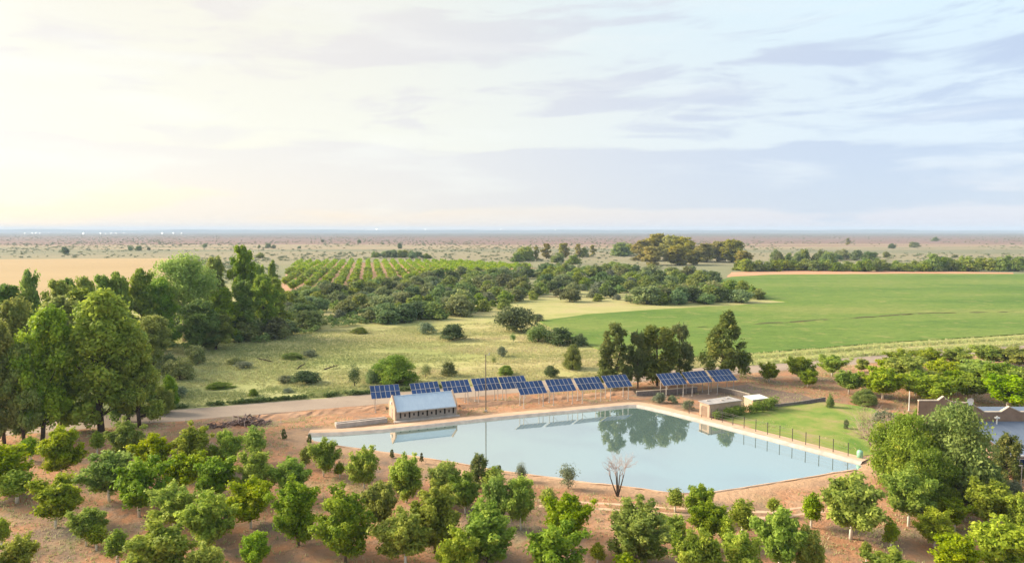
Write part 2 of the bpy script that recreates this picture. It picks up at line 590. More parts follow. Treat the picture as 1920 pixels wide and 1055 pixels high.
M['straw'] = ground_mat('straw', [(0.3, (0.36, 0.255, 0.135)), (0.7, (0.43, 0.31, 0.17))], 0.012, 0.2)
M['gravel'] = ground_mat('gravel', [(0.3, (0.29, 0.225, 0.185)), (0.55, (0.355, 0.28, 0.23)), (0.75, (0.41, 0.32, 0.255))], 0.16, 0.5, spots=(0.26, 0.205, 0.17))
M['pathdirt'] = ground_mat('path_dirt', [(0.3, (0.55, 0.37, 0.26)), (0.7, (0.66, 0.46, 0.335))], 0.5, 1.0, spots=(0.42, 0.29, 0.21))
M['reddirt'] = ground_mat('red_dirt', [(0.3, (0.50, 0.25, 0.15)), (0.7, (0.60, 0.33, 0.21))], 0.05, 0.3)
M['reddirt2'] = ground_mat('ridge_dirt', [(0.3, (0.36, 0.21, 0.135)), (0.5, (0.48, 0.28, 0.18)), (0.7, (0.55, 0.36, 0.25))], 0.35, 0.5, spots=(0.25, 0.16, 0.10))
M['darkdirt'] = ground_mat('dark_dirt', [(0.3, (0.20, 0.145, 0.115)), (0.7, (0.29, 0.20, 0.155))], 0.25, 1.0, spots=(0.13, 0.10, 0.08))
M['lawn'] = ground_mat('lawn', [(0.34, (0.12, 0.215, 0.04)), (0.46, (0.20, 0.27, 0.06)), (0.56, (0.27, 0.28, 0.085)), (0.66, (0.34, 0.265, 0.14))], 0.16, 1.0, spots=(0.13, 0.21, 0.04))
M['verge'] = ground_mat('verge_grass', [(0.3, (0.30, 0.36, 0.10)), (0.7, (0.46, 0.45, 0.17))], 0.3, 0.4, spots=(0.22, 0.25, 0.08))
M['track'] = ground_mat('track', [(0.3, (0.07, 0.075, 0.03)), (0.7, (0.12, 0.105, 0.05))], 0.5)
M['hills'] = ground_mat('hills', [(0.3, (0.07, 0.085, 0.075)), (0.7, (0.12, 0.12, 0.10))], 0.002, 0.3)

m_, k = new_mat('grass_blade')
t = k.attr('tint')
gcol = k.ramp(t, [(0.0, (0.28, 0.33, 0.13)), (0.35, (0.46, 0.46, 0.22)), (0.7, (0.56, 0.51, 0.29)), (1.0, (0.55, 0.43, 0.31))])
p = k.principled(gcol, 0.8, 0.15)
tr = k.node('ShaderNodeBsdfTranslucent')
k.put(tr.inputs[0], gcol)
mx = k.node('ShaderNodeMixShader')
mx.inputs[0].default_value = 0.3
k.t.links.new(p, mx.inputs[1])
k.t.links.new(tr.outputs[0], mx.inputs[2])
k.out(mx.outputs[0])
M['grass'] = m_

m_, k = new_mat('lamp_glow')
em = k.node('ShaderNodeEmission')
em.inputs[0].default_value = (1.0, 0.93, 0.8, 1)
em.inputs[1].default_value = 14.0
k.out(em.outputs[0])
M['lamp'] = m_

# ------------------------------------------------------------------ the setting: ground, pond, roads, fields
POND_PX = [(577, 818), (640, 816), (720, 810), (858, 795), (960, 784), (1060, 775), (1135, 768), (1180, 763.5), (1193, 763), (1206, 765.5), (1240, 773),
           (1295, 787), (1440, 825), (1530, 849), (1613, 871), (1604, 880), (1560, 886), (1517, 894), (1440, 906), (1385, 915), (1330, 923), (1280, 924.5), (1235, 921),
           (1205, 915.5), (1150, 909), (1092, 903), (1025, 893), (960, 885), (930, 880.5), (843, 865), (770, 854), (705, 845), (640, 836), (590, 827)]
POND = [tuple(gp(*p).xy) for p in POND_PX]
ROAD_A, ROAD_B = Vector((-84.0, 114.0)), Vector((141.0, 195.0))
ROAD_DIR = (ROAD_B - ROAD_A).normalized()
ROAD_N = Vector((-ROAD_DIR.y, ROAD_DIR.x))          # away from the camera


def road_side(x, y):
    """signed distance to the road's centre line, positive on the far side"""
    return (x - ROAD_A.x) * ROAD_N.x + (y - ROAD_A.y) * ROAD_N.y


def pond_sd(P):
    dd = seg_dist(P, POND)
    dd[inside(P, POND)] *= -1
    return dd


def sstep(v, lo, hi):
    t = np.clip((v - lo) / (hi - lo), 0, 1)
    return t * t * (3 - 2 * t)


def heights(X, Y):
    P = np.stack([np.ravel(X), np.ravel(Y)], 1).astype(float)
    h = np.zeros(len(P))
    near = (P[:, 0] > -60) & (P[:, 0] < 80) & (P[:, 1] > 60) & (P[:, 1] < 160)
    if near.any():
        s = pond_sd(P[near])
        jag = (fbm(P[near][:, 0] * 0.6, P[near][:, 1] * 0.6, 3) - 0.5) * 0.5
        s2 = s + jag * (s > -2.5)
        h[near] = np.where(s2 < 0, np.maximum(-1.6, s2 * 0.45), 0.26 * sstep(s2, 0, 2.2) * (1 - sstep(s2, 6, 14)))
    return h


def hz(x, y):
    return float(heights([x], [y])[0])


def axis(parts):
    out = []
    for a, b, s in parts:
        out += list(np.arange(a, b, s))
    return out


def geo(a, b, s, g):
    out, v = [], a
    while v < b:
        out.append(v)
        v += s
        s *= g
    out.append(b)
    return out


xc = axis([(-230, -78, 4.0), (-78, 84, 0.8), (84, 250, 4.0)])
xs = np.array([-v for v in geo(234, 14000, 5, 1.16)][::-1] + xc + geo(250, 14000, 5, 1.16))
ys = np.array([-6000, -2000, -600, -200, -60, -20, 0] + axis([(15, 60, 2.5), (60, 165, 0.8), (165, 300, 3.5)]) + geo(300, 14500, 5, 1.055))
XX, YY = np.meshgrid(xs, ys)
ZZ = heights(XX, YY).reshape(XX.shape)
nx, ny = len(xs), len(ys)
idx = np.arange(nx * ny).reshape(ny, nx)
faces = np.stack([idx[:-1, :-1].ravel(), idx[:-1, 1:].ravel(), idx[1:, 1:].ravel(), idx[1:, :-1].ravel()], 1)
P2 = np.stack([XX.ravel(), YY.ravel()], 1)
rs = road_side(P2[:, 0], P2[:, 1])
a_soil = 1 - sstep(rs, -3, 6)
sd = np.full(len(P2), 1e3)
nearp = (np.abs(P2[:, 0]) < 90) & (P2[:, 1] > 50) & (P2[:, 1] < 170)
sd[nearp] = pond_sd(P2[nearp])
a_sand = np.clip(1 - sd / 9.0, 0, 1) * 0.85
a_lush = sstep(-P2[:, 0], -5, 45) * (1 - sstep(rs, 35, 70)) * 0.7
me = np_mesh('ground', np.stack([XX.ravel(), YY.ravel(), ZZ.ravel()], 1), faces, M['ground'],
             {'soil': a_soil, 'sand': a_sand, 'lush': a_lush}, smooth=True)
tag(link('ground', me), 'dry veld and bare reddish orchard soil reaching to the horizon', kind='structure')


def densify(pts, step, closed, jit=0.0, seed=1):
    rng = random.Random(seed)
    out = []
    k = len(pts)
    for i in range(k if closed else k - 1):
        a, b = Vector(pts[i][:2]), Vector(pts[(i + 1) % k][:2])
        c = max(1, int((b - a).length / step))
        for j in range(c):
            q = a.lerp(b, j / c)
            if jit and (j or closed):
                q = q + Vector((rng.gauss(0, jit), rng.gauss(0, jit)))
            out.append(q)
    if not closed:
        out.append(Vector(pts[-1][:2]))
    return out


def sheet(name, pts, z, mat, step=4.0, jit=0.25, label=None, skirt=0.0, seed=1):
    q = densify(pts, step, True, jit, seed)
    bm = bmesh.new()
    vs = [bm.verts.new((p.x, p.y, z)) for p in q]
    f = bm.faces.new(vs)
    f.normal_update()
    if f.normal.z < 0:
        f.normal_flip()
    if skirt:
        lo = [bm.verts.new((p.x, p.y, z - skirt)) for p in q]
        for i in range(len(q)):
            j = (i + 1) % len(q)
            bm.faces.new((vs[i], lo[i], lo[j], vs[j]))
    bmesh.ops.triangulate(bm, faces=[f])
    me = bpy.data.meshes.new(name)
    bm.to_mesh(me)
    bm.free()
    me.materials.append(mat)
    o = link(name, me)
    tag(o, label, kind='structure')
    return o


def strip(name, pts, profile, mat, step=2.0, jit=0.0, seed=1, label=None, follow=False):
    """sweep a profile [(offset to the left, z), ...] along a polyline"""
    q = densify(pts, step, False)
    rng = random.Random(seed)
    k = len(q)
    V, F = [], []
    for i, p in enumerate(q):
        t = (q[min(i + 1, k - 1)] - q[max(i - 1, 0)]).normalized()
        nl = Vector((-t.y, t.x))
        for (o_, z_) in profile:
            pp = p + nl * (o_ + (rng.gauss(0, jit) if jit else 0))
            V.append((pp.x, pp.y, z_ + (rng.gauss(0, jit * 0.25) if jit and z_ > 0.05 else 0) + (hz(pp.x, pp.y) if follow else 0)))
    m = len(profile)
    for i in range(k - 1):
        for j in range(m - 1):
            F.append((i * m + j, i * m + j + 1, (i + 1) * m + j + 1, (i + 1) * m + j))
    b = MB()
    b.add(V, F)
    o = b.build(name, mat)
    # make sure the faces look up
    if sum(p.normal.z for p in o.data.polygons) < 0:
        o.data.flip_normals()
    tag(o, label, kind='structure')
    return o


# water sheet a little larger than the shore line, so the banks cut it
cx = sum(p[0] for p in POND) / len(POND)
cy = sum(p[1] for p in POND) / len(POND)
wq = [Vector((cx + (p[0] - cx) * 1.012, cy + (p[1] - cy) * 1.012)) for p in POND]
bm = bmesh.new()
fw = bm.faces.new([bm.verts.new((p.x, p.y, 0.015)) for p in wq])
fw.normal_update()
if fw.normal.z < 0:
    fw.normal_flip()
me = bpy.data.meshes.new('pond_water')
bm.to_mesh(me)
bm.free()
me.materials.append(M['water'])
tag(link('pond_water', me), 'still pale blue water of the farm pond mirroring the sky', kind='structure')

# concrete bank and walkway along the far and right sides, thin kerb along the near shore
BACK = [gp(*p).xy for p in POND_PX[0:15]]
strip('concrete_bank', BACK, [(-0.55, -0.35), (0.55, 0.36), (0.75, 0.38)], M['concrete'], 1.5, 0.015, label='sloping grey concrete lining along the far and right pond edge')
strip('pond_path', BACK, [(0.75, 0.384), (1.6, 0.40), (2.7, 0.37), (3.3, 0.05)], M['pathdirt'], 1.2, 0.05, label='pinkish earth path along the pond embankment')
NEAR = [gp(*p).xy for p in POND_PX[15:] + POND_PX[:1]]
strip('shore_kerb', NEAR, [(-0.10, -0.12), (0.02, 0.10), (0.28, 0.14), (0.36, 0.02)], M['pathdirt'], 1.2, 0.05, label='low crumbling concrete edge along the near shore')

# gravel road behind the panels, running on to the right
W = 3.9
ra, rb = ROAD_A - ROAD_DIR * 120, ROAD_B + ROAD_DIR * 160
strip('road', [ra, rb], [(-W - 0.8, 0.006), (-W * 0.5, 0.02), (0, 0.035), (W * 0.5, 0.02), (W, 0.006)], M['gravel'], 3.0, 0.18, label='pale grey gravel road behind the solar panels')
# low dirt ridge between road and pond yard
rid = [gp(*p).xy for p in [(455, 786), (540, 779), (640, 770), (722, 764)]]
strip('dirt_ridge', rid, [(-1.8, 0.0), (-0.8, 0.30), (0.0, 0.48), (0.9, 0.25), (1.8, 0.0)], M['reddirt2'], 1.0, 0.16, 5, 'low reddish dirt ridge left of the pump house')
rid2 = [gp(*p).xy for p in [(862, 765), (960, 756), (1060, 747), (1185, 737)]]
strip('dirt_ridge', rid2, [(-1.8, 0.0), (-0.9, 0.42), (0.0, 0.62), (0.9, 0.40), (2.2, 0.0)], M['reddirt2'], 1.0, 0.16, 6, 'low reddish dirt ridge under the solar panels')
# grass verge with dark weeds along the far road edge is made of tufts further below
# crop field (right), its soil strip and wheel track
CROP_PX = [(1012, 603), (1100, 590), (1200, 583), (1300, 577), (1400, 572), (1440, 569), (1480, 567), (1430, 561), (1380, 553), (1330, 540), (1345, 528), (1372, 519),
           (1450, 515), (1700, 513.5), (2100, 514.5), (2400, 520), (2400, 617), (1921, 627), (1660, 643), (1400, 665), (1250, 672), (1120, 655), (1060, 630)]
sheet('crop_field', [gp(*p).xy for p in CROP_PX], 0.30, M['crop'], 6.0, 0.3, 'bright green irrigated crop field right of the thicket', 0.3, 3)
sheet('soil_strip', [gp(*p).xy for p in [(1362, 519.5), (1372, 510.5), (1500, 507), (1700, 508), (1900, 511), (1900, 515.5), (1700, 514.5), (1450, 516.5)]], 0.05, M['reddirt'], 8.0, 0.4,
      'bare salmon soil strip along the far edge of the crop field')
trk = [gp(*p).xy for p in [(1210, 622), (1290, 615), (1480, 605), (1600, 597), (1740, 588), (1921, 586), (2100, 589)]]
strip('wheel_track', trk, [(-1.1, 0.31), (1.1, 0.31)], M['track'], 4.0, 0.3, 4, 'dark wheel track crossing the crop field')
# two pale grass banks between crop field and road
for i, (pa, lab) in enumerate([([(1392, 671), (1500, 663), (1660, 649), (1921, 633.5), (2250, 618)], 'pale green grass bank along the near edge of the crop field'),
                               ([(1392, 682), (1500, 675), (1660, 661), (1921, 644), (2250, 628)], 'pale green grass bank along the far edge of the road')]):
    strip('grass_bank', [gp(*p).xy for p in pa], [(-2.3, 0.0), (-1.0, 0.55), (0.2, 0.75), (1.2, 0.45), (2.3, 0.0)], M['verge'], 1.5, 0.14, 7 + i, lab)
sheet('straw_field', [gp(*p).xy for p in [(-300, 487), (0, 486), (200, 484.5), (330, 484), (345, 500), (330, 565), (-300, 560)]], 0.06, M['straw'], 12.0, 1.0,
      'flat harvested straw coloured field behind the tall trees')
sheet('lawn', [gp(*p).xy for p in [(1347, 786), (1392, 777), (1460, 764), (1560, 757), (1640, 768), (1660, 800), (1640, 855), (1606, 860), (1500, 829), (1420, 808)]], 0.012 + 0.30, M['lawn'], 2.0, 0.25,
      'fenced green lawn beside the pond', 0.35, 8)
sheet('yard_floor', [gp(*p).xy for p in [(1215, 745), (1262, 738), (1350, 727), (1400, 721), (1500, 740), (1545, 752), (1450, 760), (1385, 770), (1310, 772), (1262, 757)]], 0.02, M['darkdirt'], 2.0, 0.3,
      'dark bare yard floor under the right hand panels', 0, 9)
sheet('orchard_soil', [gp(*p).xy for p in [(520, 552), (640, 549), (770, 532), (860, 514), (1010, 503), (870, 494), (700, 492), (560, 493.5), (540, 505)]], 0.05, M['reddirt2'], 10.0, 0.8,
      'brownish soil between the rows of the distant orchard', 0, 13)
# faint vehicle track round the near side of the pond
ft = [gp(*p).xy for p in [(1010, 945), (1120, 951), (1240, 960), (1350, 966), (1450, 968), (1540, 955)]]
for o_ in (-0.8, 0.8):
    strip('dirt_track', [p + Vector((0, o_)) for p in ft], [(-0.3, 0.012), (0.3, 0.012)], M['pathdirt'], 1.5, 0.06, 11, 'pale wheel rut on the sandy near bank of the pond', True)
# distant blue hills
hx = np.linspace(-13000, 13000, 260)
V, F = [], []
prof = 22 + 48 * fbm(hx * 0.0006, hx * 0, 5, 4) + 8 * fbm(hx * 0.004, hx * 0, 9, 3) - hx * 0.0008
prof2 = prof * np.clip(1.1 - np.abs(hx + 1000) / 26000, 0.4, 1)
for i, x_ in enumerate(hx):
    for (yy, s) in ((11300, 0.0), (11800, 0.55), (12300, 1.0), (13200, 0.2), (13900, 0.0)):
        V.append((x_, yy - abs(x_) * 0.02, -1 + (prof2[i] + 1) * s))
for i in range(len(hx) - 1):
    for j in range(4):
        F.append((i * 5 + j, (i + 1) * 5 + j, (i + 1) * 5 + j + 1, i * 5 + j + 1))
tag(MB().add(V, F).build('hills', M['hills']), 'low blue hills along the horizon', kind='structure')

# haze: one closed box of thin air around everything
m_, k = new_mat('haze')
pv = k.node('ShaderNodeVolumePrincipled')
pv.inputs['Color'].default_value = (0.58, 0.74, 1.0, 1)
pv.inputs['Density'].default_value = 0.0001
pv.inputs['Anisotropy'].default_value = 0.0
k.out(None, pv.outputs[0])
hb = MB().box(-14200, 14200, -6100, 14600, -3.0, 92.0).build('haze', m_)
tag(hb, 'thin bluish haze over the far plain', kind='stuff')

# ------------------------------------------------------------------ tree prototypes (shared meshes)
def unit(v):
    return v / np.maximum(np.linalg.norm(v, axis=1, keepdims=True), 1e-9)


def leaves(rng, C, RAD, n_per, ln, wd, out_bias=0.9, up=0.25, shell=0.55, hang=0.0):
    """rhombic leaf faces on and in clumps; C (N,3) centres, RAD (N,3) radii"""
    N = len(C)
    cnt = np.maximum(8, (n_per * (RAD.prod(1) ** (2 / 3)) / np.mean(RAD.prod(1) ** (2 / 3))).astype(int))
    ci = np.repeat(np.arange(N), cnt)
    K = len(ci)
    dirs = unit(rng.normal(size=(K, 3)))
    r = shell + (1 - shell) * rng.random(K) ** 0.7
    r = np.where(rng.random(K) < 0.24, 0.85 + 0.65 * rng.random(K), r)
    p = C[ci] + dirs * RAD[ci] * r[:, None]
    nrm = unit(dirs * out_bias + rng.normal(size=(K, 3)) * 0.7 + np.array([0, 0, up]))
    a = rng.normal(size=(K, 3))
    a[:, 2] -= hang
    a = unit(a - nrm * (a * nrm).sum(1, keepdims=True))
    b = np.cross(nrm, a)
    s = (0.65 + 0.7 * rng.random(K))[:, None]
    L, Wd = a * ln * 0.5 * s, b * wd * 0.5 * s
    fold = nrm * wd * 0.12 * s
    V = np.stack([p - L, p + Wd + fold, p + L, p - Wd + fold], 1).reshape(-1, 3)
    F = np.arange(4 * K).reshape(K, 4)
    ct = rng.random(N)
    t = np.clip(0.55 * ct[ci] + 0.45 * rng.random(K), 0, 1)
    return V, F, np.repeat(t, 4)


def limb_tubes(C, base_z, trunk_top, r0, rng, sides=5, frac=1.0, spread=0.5):
    """trunk with limbs that reach the clump centres"""
    b = MB()
    zt = trunk_top
    lean = rng.normal(size=2) * 0.03 * zt
    pts = [(0, 0, -0.3), (lean[0] * 0.3, lean[1] * 0.3, zt * 0.33), (lean[0], lean[1], zt * 0.66), (lean[0] * 1.2, lean[1] * 1.2, zt)]
    b.tube(pts, [r0 * 1.25, r0, r0 * 0.7, r0 * 0.22], 8)
    for i, c in enumerate(C):
        if rng.random() > frac:
            continue
        zs = max(base_z, min(zt * 0.9, c[2] - spread * math.hypot(c[0], c[1]) - 0.2))
        f = zs / zt
        s = np.array([lean[0] * f, lean[1] * f, zs])
        mid = s * 0.5 + c * 0.5 + np.array([0, 0, -0.06 * np.linalg.norm(c - s)])
        rr = r0 * (0.42 - 0.2 * f)
        b.tube([s, mid, c], [rr, rr * 0.6, rr * 0.15], sides)
    return b


def finish(name, leaf, tb, leafmat, barkmat, H, Wd, white=None):
    V, F, t = leaf
    crown = np_mesh(name + '_crown', V, F, leafmat, {'tint': t})
    mats = [barkmat] + ([M['whitewash']] if white else [])
    trunk = tb.mesh(name + '_trunk', mats, True)
    if white:
        for p in trunk.polygons:
            if p.center.z < white:
                p.material_index = 1
    return {'crown': crown, 'trunk': trunk, 'h': H, 'w': Wd, 'name': name}


def joined(name, pr):
    """crown and trunk in one mesh, for trees too small in view to show parts"""
    bm = bmesh.new()
    bm.from_mesh(pr['crown'])
    n0 = len(bm.faces)
    bm.from_mesh(pr['trunk'])
    bm.faces.ensure_lookup_table()
    for f in bm.faces[n0:]:
        f.material_index = 1
    me = bpy.data.meshes.new(name)
    bm.to_mesh(me)
    bm.free()
    me.materials.append(pr['crown'].materials[0])
    me.materials.append(pr['trunk'].materials[0])
    return {'full': me, 'h': pr['h'], 'w': pr['w'], 'name': name}


def norm_extent(C, RAD, H, Wd):
    """scale clumps so that the crown fills height H and width Wd"""
    top = (C[:, 2] + RAD[:, 2]).max()
    wid = 2 * np.percentile(np.hypot(C[:, 0], C[:, 1]) + RAD[:, 0], 92)
    C = C * np.array([Wd / wid, Wd / wid, H / top])
    return C, RAD


def p_pecan(seed, H=6.0, Wd=4.6, n=15, shape=0.36, base=1.15, leaf=(0.34, 0.18), per=85):
    """young nut tree: ascending limbs that carry leaf clumps, a pointed leader, gaps between the limbs"""
    rng = np.random.default_rng(seed)
    Cs, Rs, limbs = [], [], []
    for i in range(n):
        f = (i + 0.5) / n
        z0 = base * 0.95 + (H * 0.72 - base) * f ** 1.1
        e = (0.72 + 0.28 * min(1, f / max(shape, 0.05))) if f < shape else 1 - 0.72 * ((f - shape) / (1 - shape)) ** 1.2
        reach = Wd * 0.5 * e * (0.72 + 0.42 * rng.random())
        rise = reach * (0.55 + 0.9 * rng.random()) * (0.8 + 0.7 * f)
        ang = i * 2.4 + rng.normal() * 0.35
        tip = np.array([reach * math.cos(ang), reach * math.sin(ang), min(z0 + rise, H * 0.93)])
        st = np.array([0, 0, z0])
        limbs.append((st, tip))
        k_ = 3 + int(reach / 0.42)
        for j in range(k_):
            u = 0.28 + 0.72 * (j + 0.6 * rng.random()) / k_
            c = st + (tip - st) * u + rng.normal(size=3) * 0.13 + np.array([0, 0, -0.10 * reach * u * (1 - u) * 4])
            r_ = (0.36 + 0.24 * rng.random()) * (1.1 - 0.3 * u)
            Cs.append(c)
            Rs.append([r_ * (0.9 + 0.4 * rng.random()), r_ * (0.9 + 0.4 * rng.random()), r_ * (0.7 + 0.4 * rng.random())])
    for j in range(7):
        z = base + 0.5 + (H - base - 0.75) * (j + 1) / 7
        Cs.append(np.array([rng.normal() * 0.12, rng.normal() * 0.12, z]))
        r_ = 0.8 * (1 - 0.6 * (j + 1) / 7)
        Rs.append([r_, r_, r_ * 1.25])
    C, RAD = np.array(Cs), np.array(Rs)
    C, RAD = norm_extent(C, RAD, H, Wd)
    lf = leaves(rng, C, RAD, per, *leaf, out_bias=0.8, up=0.4, shell=0.25)
    tb = limb_tubes(C, base * 0.9, H * 0.86, 0.11, rng, 5, 0.25, 0.9)
    return finish('pecan', lf, tb, M['pecan'], M['bark'], H, Wd, white=base * 0.92)


def p_gum(seed, H=22.0, Wd=11.0, n_l=12, per=190, leaf=(0.60, 0.32), base=2.2, mat='gum', bark='darkbark', dense=10, low=True):
    rng = np.random.default_rng(seed)
    Cs, Rs = [], []
    for i in range(n_l):
        f = i / max(1, n_l - 1)
        z = base + 1.5 + (H - base - 3.0) * (f ** 0.8 if low else 0.35 + 0.65 * f)
        e = (0.75 + 0.25 * math.sin(f * 3.0)) * (1 - 0.55 * max(0, f - 0.55) / 0.45)
        ang = i * 2.4 + rng.normal() * 0.5
        rr = Wd * 0.27 * e * (0.7 + 0.5 * rng.random()) * (0.25 if i == n_l - 1 else 1)
        lc = np.array([rr * math.cos(ang), rr * math.sin(ang), z])
        for j in range(dense):
            dv = rng.normal(size=3)
            dv /= np.linalg.norm(dv)
            ext = np.array([Wd * 0.185, Wd * 0.185, H * 0.082]) * (0.7 + 0.4 * rng.random())
            Cs.append(lc + dv * ext)
            r_ = Wd * (0.06 + 0.055 * rng.random())
            Rs.append([r_ * (0.9 + 0.3 * rng.random()), r_ * (0.9 + 0.3 * rng.random()), r_ * (1.0 + 0.5 * rng.random())])
    C, RAD = np.array(Cs), np.array(Rs)
    nf = max(4, int(n_l * 0.8))
    C = np.concatenate([C, np.stack([rng.normal(size=nf) * Wd * 0.08, rng.normal(size=nf) * Wd * 0.08, base + 1 + (H - base - 3) * rng.random(nf)], 1)])
    RAD = np.concatenate([RAD, np.full((nf, 3), Wd * 0.15)])
    C[:, 2] = np.maximum(C[:, 2], base + 0.4)
    C, RAD = norm_extent(C, RAD, H, Wd)
    lf = leaves(rng, C, RAD, per, *leaf, out_bias=0.9, up=0.3, shell=0.5, hang=0.8)
    tb = limb_tubes(C, base, H * 0.84, 0.34 * H / 22, rng, 5, 0.5, 1.0)
    return finish('gum', lf, tb, M[mat], M[bark], H, Wd)


def p_dome(seed, H=4.5, Wd=6.0, n=52, per=95, leaf=(0.34, 0.19), mat='thorn', flat=0.0, base=0.35, rad=(0.42, 0.5), bark='darkbark', up=0.35, rnd=0.9):
    rng = np.random.default_rng(seed)
    dv = unit(rng.normal(size=(n, 3)))
    dv[:, 2] = np.abs(dv[:, 2]) * (1 - flat) + flat * 0.6
    r = 0.45 + 0.55 * rng.random(n) ** 0.5
    lob = 0.85 + 0.22 * np.sin(np.arctan2(dv[:, 1], dv[:, 0]) * 2 + rng.random() * 6) + 0.15 * np.sin(np.arctan2(dv[:, 1], dv[:, 0]) * 3 + rng.random() * 6)
    C = dv * np.stack([Wd * 0.42 * lob, Wd * 0.42 * lob, np.full(n, (H - base) * rnd)], 1) * r[:, None]
    C[:, 2] += base
    q = (rad[0] + rad[1] * rng.random(n)) * Wd / 6.0
    RAD = np.stack([q * (1 + 0.3 * rng.random(n)), q * (1 + 0.3 * rng.random(n)), q * (0.6 + 0.35 * rng.random(n))], 1)
    C[:, 2] = np.maximum(C[:, 2], RAD[:, 2] * 0.8 + base * 0.5)
    C[:6] = C[:6] * 0.3 + np.array([0, 0, H * 0.35])
    RAD[:6] *= 1.7
    C, RAD = norm_extent(C, RAD, H, Wd)
    lf = leaves(rng, C, RAD, per, *leaf, out_bias=0.85, up=up, shell=0.4)
    tb = limb_tubes(C, 0.1, max(0.6, H * 0.5), 0.10 * Wd / 6 + 0.02, rng, 5, 0.7, 0.6)
    return finish('dome', lf, tb, M[mat], M[bark], H, Wd)


def p_cone(seed, H=13.0, Wd=8.0, n=70, per=120, leaf=(0.75, 0.20), mat='casuarina', base=1.2, power=1.0, topw=0.10):
    rng = np.random.default_rng(seed)
    t = rng.random(n) ** 0.9
    t[:4] = [0.96, 0.9, 1.0, 0.85]
    e = topw + (1 - topw) * (1 - t) ** power
    ang = rng.random(n) * 6.28
    rr = Wd * 0.42 * e * (0.3 + 0.8 * rng.random(n) ** 0.6)
    C = np.stack([rr * np.cos(ang), rr * np.sin(ang), base + t * (H - base - 0.4) + rr * 0.25], 1)
    q = Wd * (0.06 + 0.065 * rng.random(n)) * (0.5 + 0.6 * e)
    RAD = np.stack([q, q, q * (1.0 + 0.8 * rng.random(n))], 1)
    C, RAD = norm_extent(C, RAD, H, Wd)
    lf = leaves(rng, C, RAD, per, *leaf, out_bias=0.6, up=0.2, shell=0.25, hang=-0.5)
    tb = limb_tubes(C, base, H * 0.9, 0.17 * H / 13, rng, 5, 0.7, 0.4)
    return finish('cone', lf, tb, M[mat], M['darkbark'], H, Wd)


PECAN = [p_pecan(s, shape=sh, n=17 + s % 5, base=1.0 + 0.2 * (s % 4)) for s, sh in ((9, .4), (10, .16), (19, .28), (20, .22), (11, .3), (12, .24), (13, .38), (14, .2), (15, .32), (16, .26), (17, .18), (18, .36))]
PECAN_TALL = [p_pecan(s, H=8.0, Wd=5.0, n=26, shape=sh, base=0.8) for s, sh in ((21, .22), (22, .3), (23, .2))]
PECAN_SMALL = [p_pecan(s, H=4.2, Wd=2.3, n=9, shape=.35, base=1.2, per=70, leaf=(.28, .15)) for s in (31, 32, 33)]
GUM = [p_gum(s, n_l=k_, dense=d_) for s, k_, d_ in ((41, 12, 10), (42, 11, 11), (43, 13, 9), (44, 12, 11))]
GUM_B = [p_gum(s, n_l=12, dense=10, mat='gum_sun_tint') for s in (46, 47)]
GUM_TALL = [p_gum(s, H=20, Wd=8.5, n_l=12, dense=8, leaf=(0.75, 0.4), per=110) for s in (51, 52, 53)]
GUM_OPEN = [p_gum(s, mat='gum_sun_tint', H=24, Wd=16.0, n_l=14, dense=10, base=6.0, bark='palebark', low=False, per=120) for s in (55,)]
THORN = [p_dome(s, flat=f_) for s, f_ in ((61, 0), (62, .1), (63, 0), (64, .2), (65, 0.1), (66, 0))]
GREYB = [p_dome(s, mat='greybush', H=3.4, Wd=5.0, n=26) for s in (71, 72, 73)]
SHRUB = [p_dome(s, H=3.0, Wd=2.4, n=16, per=130, mat='greybush', rad=(0.8, 0.9), leaf=(.18, .1)) for s in (75, 76)]
UPRIGHT = [p_dome(s, H=5.0, Wd=3.4, n=22, per=110, mat='thorn', base=1.2, rad=(0.7, 0.7), leaf=(.22, .1)) for s in (77, 78)]
KAREE = [p_dome(s, H=10.5, Wd=13.0, n=130, per=190, leaf=(0.42, 0.22), mat='karee', rad=(0.34, 0.30), base=0.8, up=.25) for s in (81, 82)]
CAS = [p_cone(91, 13, 8.5, 100, topw=0.05, per=90), p_cone(92, 12, 6.0, 60, power=0.5, topw=0.3, per=90), p_cone(93, 11, 7.0, 80, power=0.4, topw=0.35, per=90), p_cone(94, 11, 6.0, 60, power=0.6, topw=0.25, per=90)]
POPLAR = [joined('poplar_tree', p_gum(s, H=26, Wd=15, n_l=12, dense=9, mat='poplar', per=70, leaf=(1.5, 0.85))) for s in (101, 102, 103)]
SPIRE = [joined('spire_tree', p_gum(s, H=17, Wd=6.5, n_l=10, dense=7, mat='poplar', per=60, leaf=(1.1, 0.65), base=0.6)) for s in (104, 105)]
DARKTREE = [joined('broad_tree', p_dome(s, H=12, Wd=15, n=60, per=80, leaf=(1.2, 0.7), mat='karee', base=0.4)) for s in (106, 107)]
THORN_J = [joined('thorn_bush', p_dome(s, flat=f_, n=44, per=70, leaf=(0.55, 0.32))) for s, f_ in ((111, 0), (112, .15), (113, 0.05), (114, .25))]
KAREE_J = [joined('karee_bush', p_dome(s, H=5, Wd=6, n=44, per=70, leaf=(0.55, 0.32), mat='karee')) for s in (115, 116)]
GREY_J = [joined('grey_bush', p_dome(s, H=4, Wd=6, n=40, per=70, leaf=(0.5, 0.3), mat='greybush')) for s in (117, 118)]
ORCH_J = [joined('orchard_tree', p_pecan(s, n=11, per=22, leaf=(0.7, 0.4))) for s in (121, 122, 123)]

RNG = random.Random(2024)


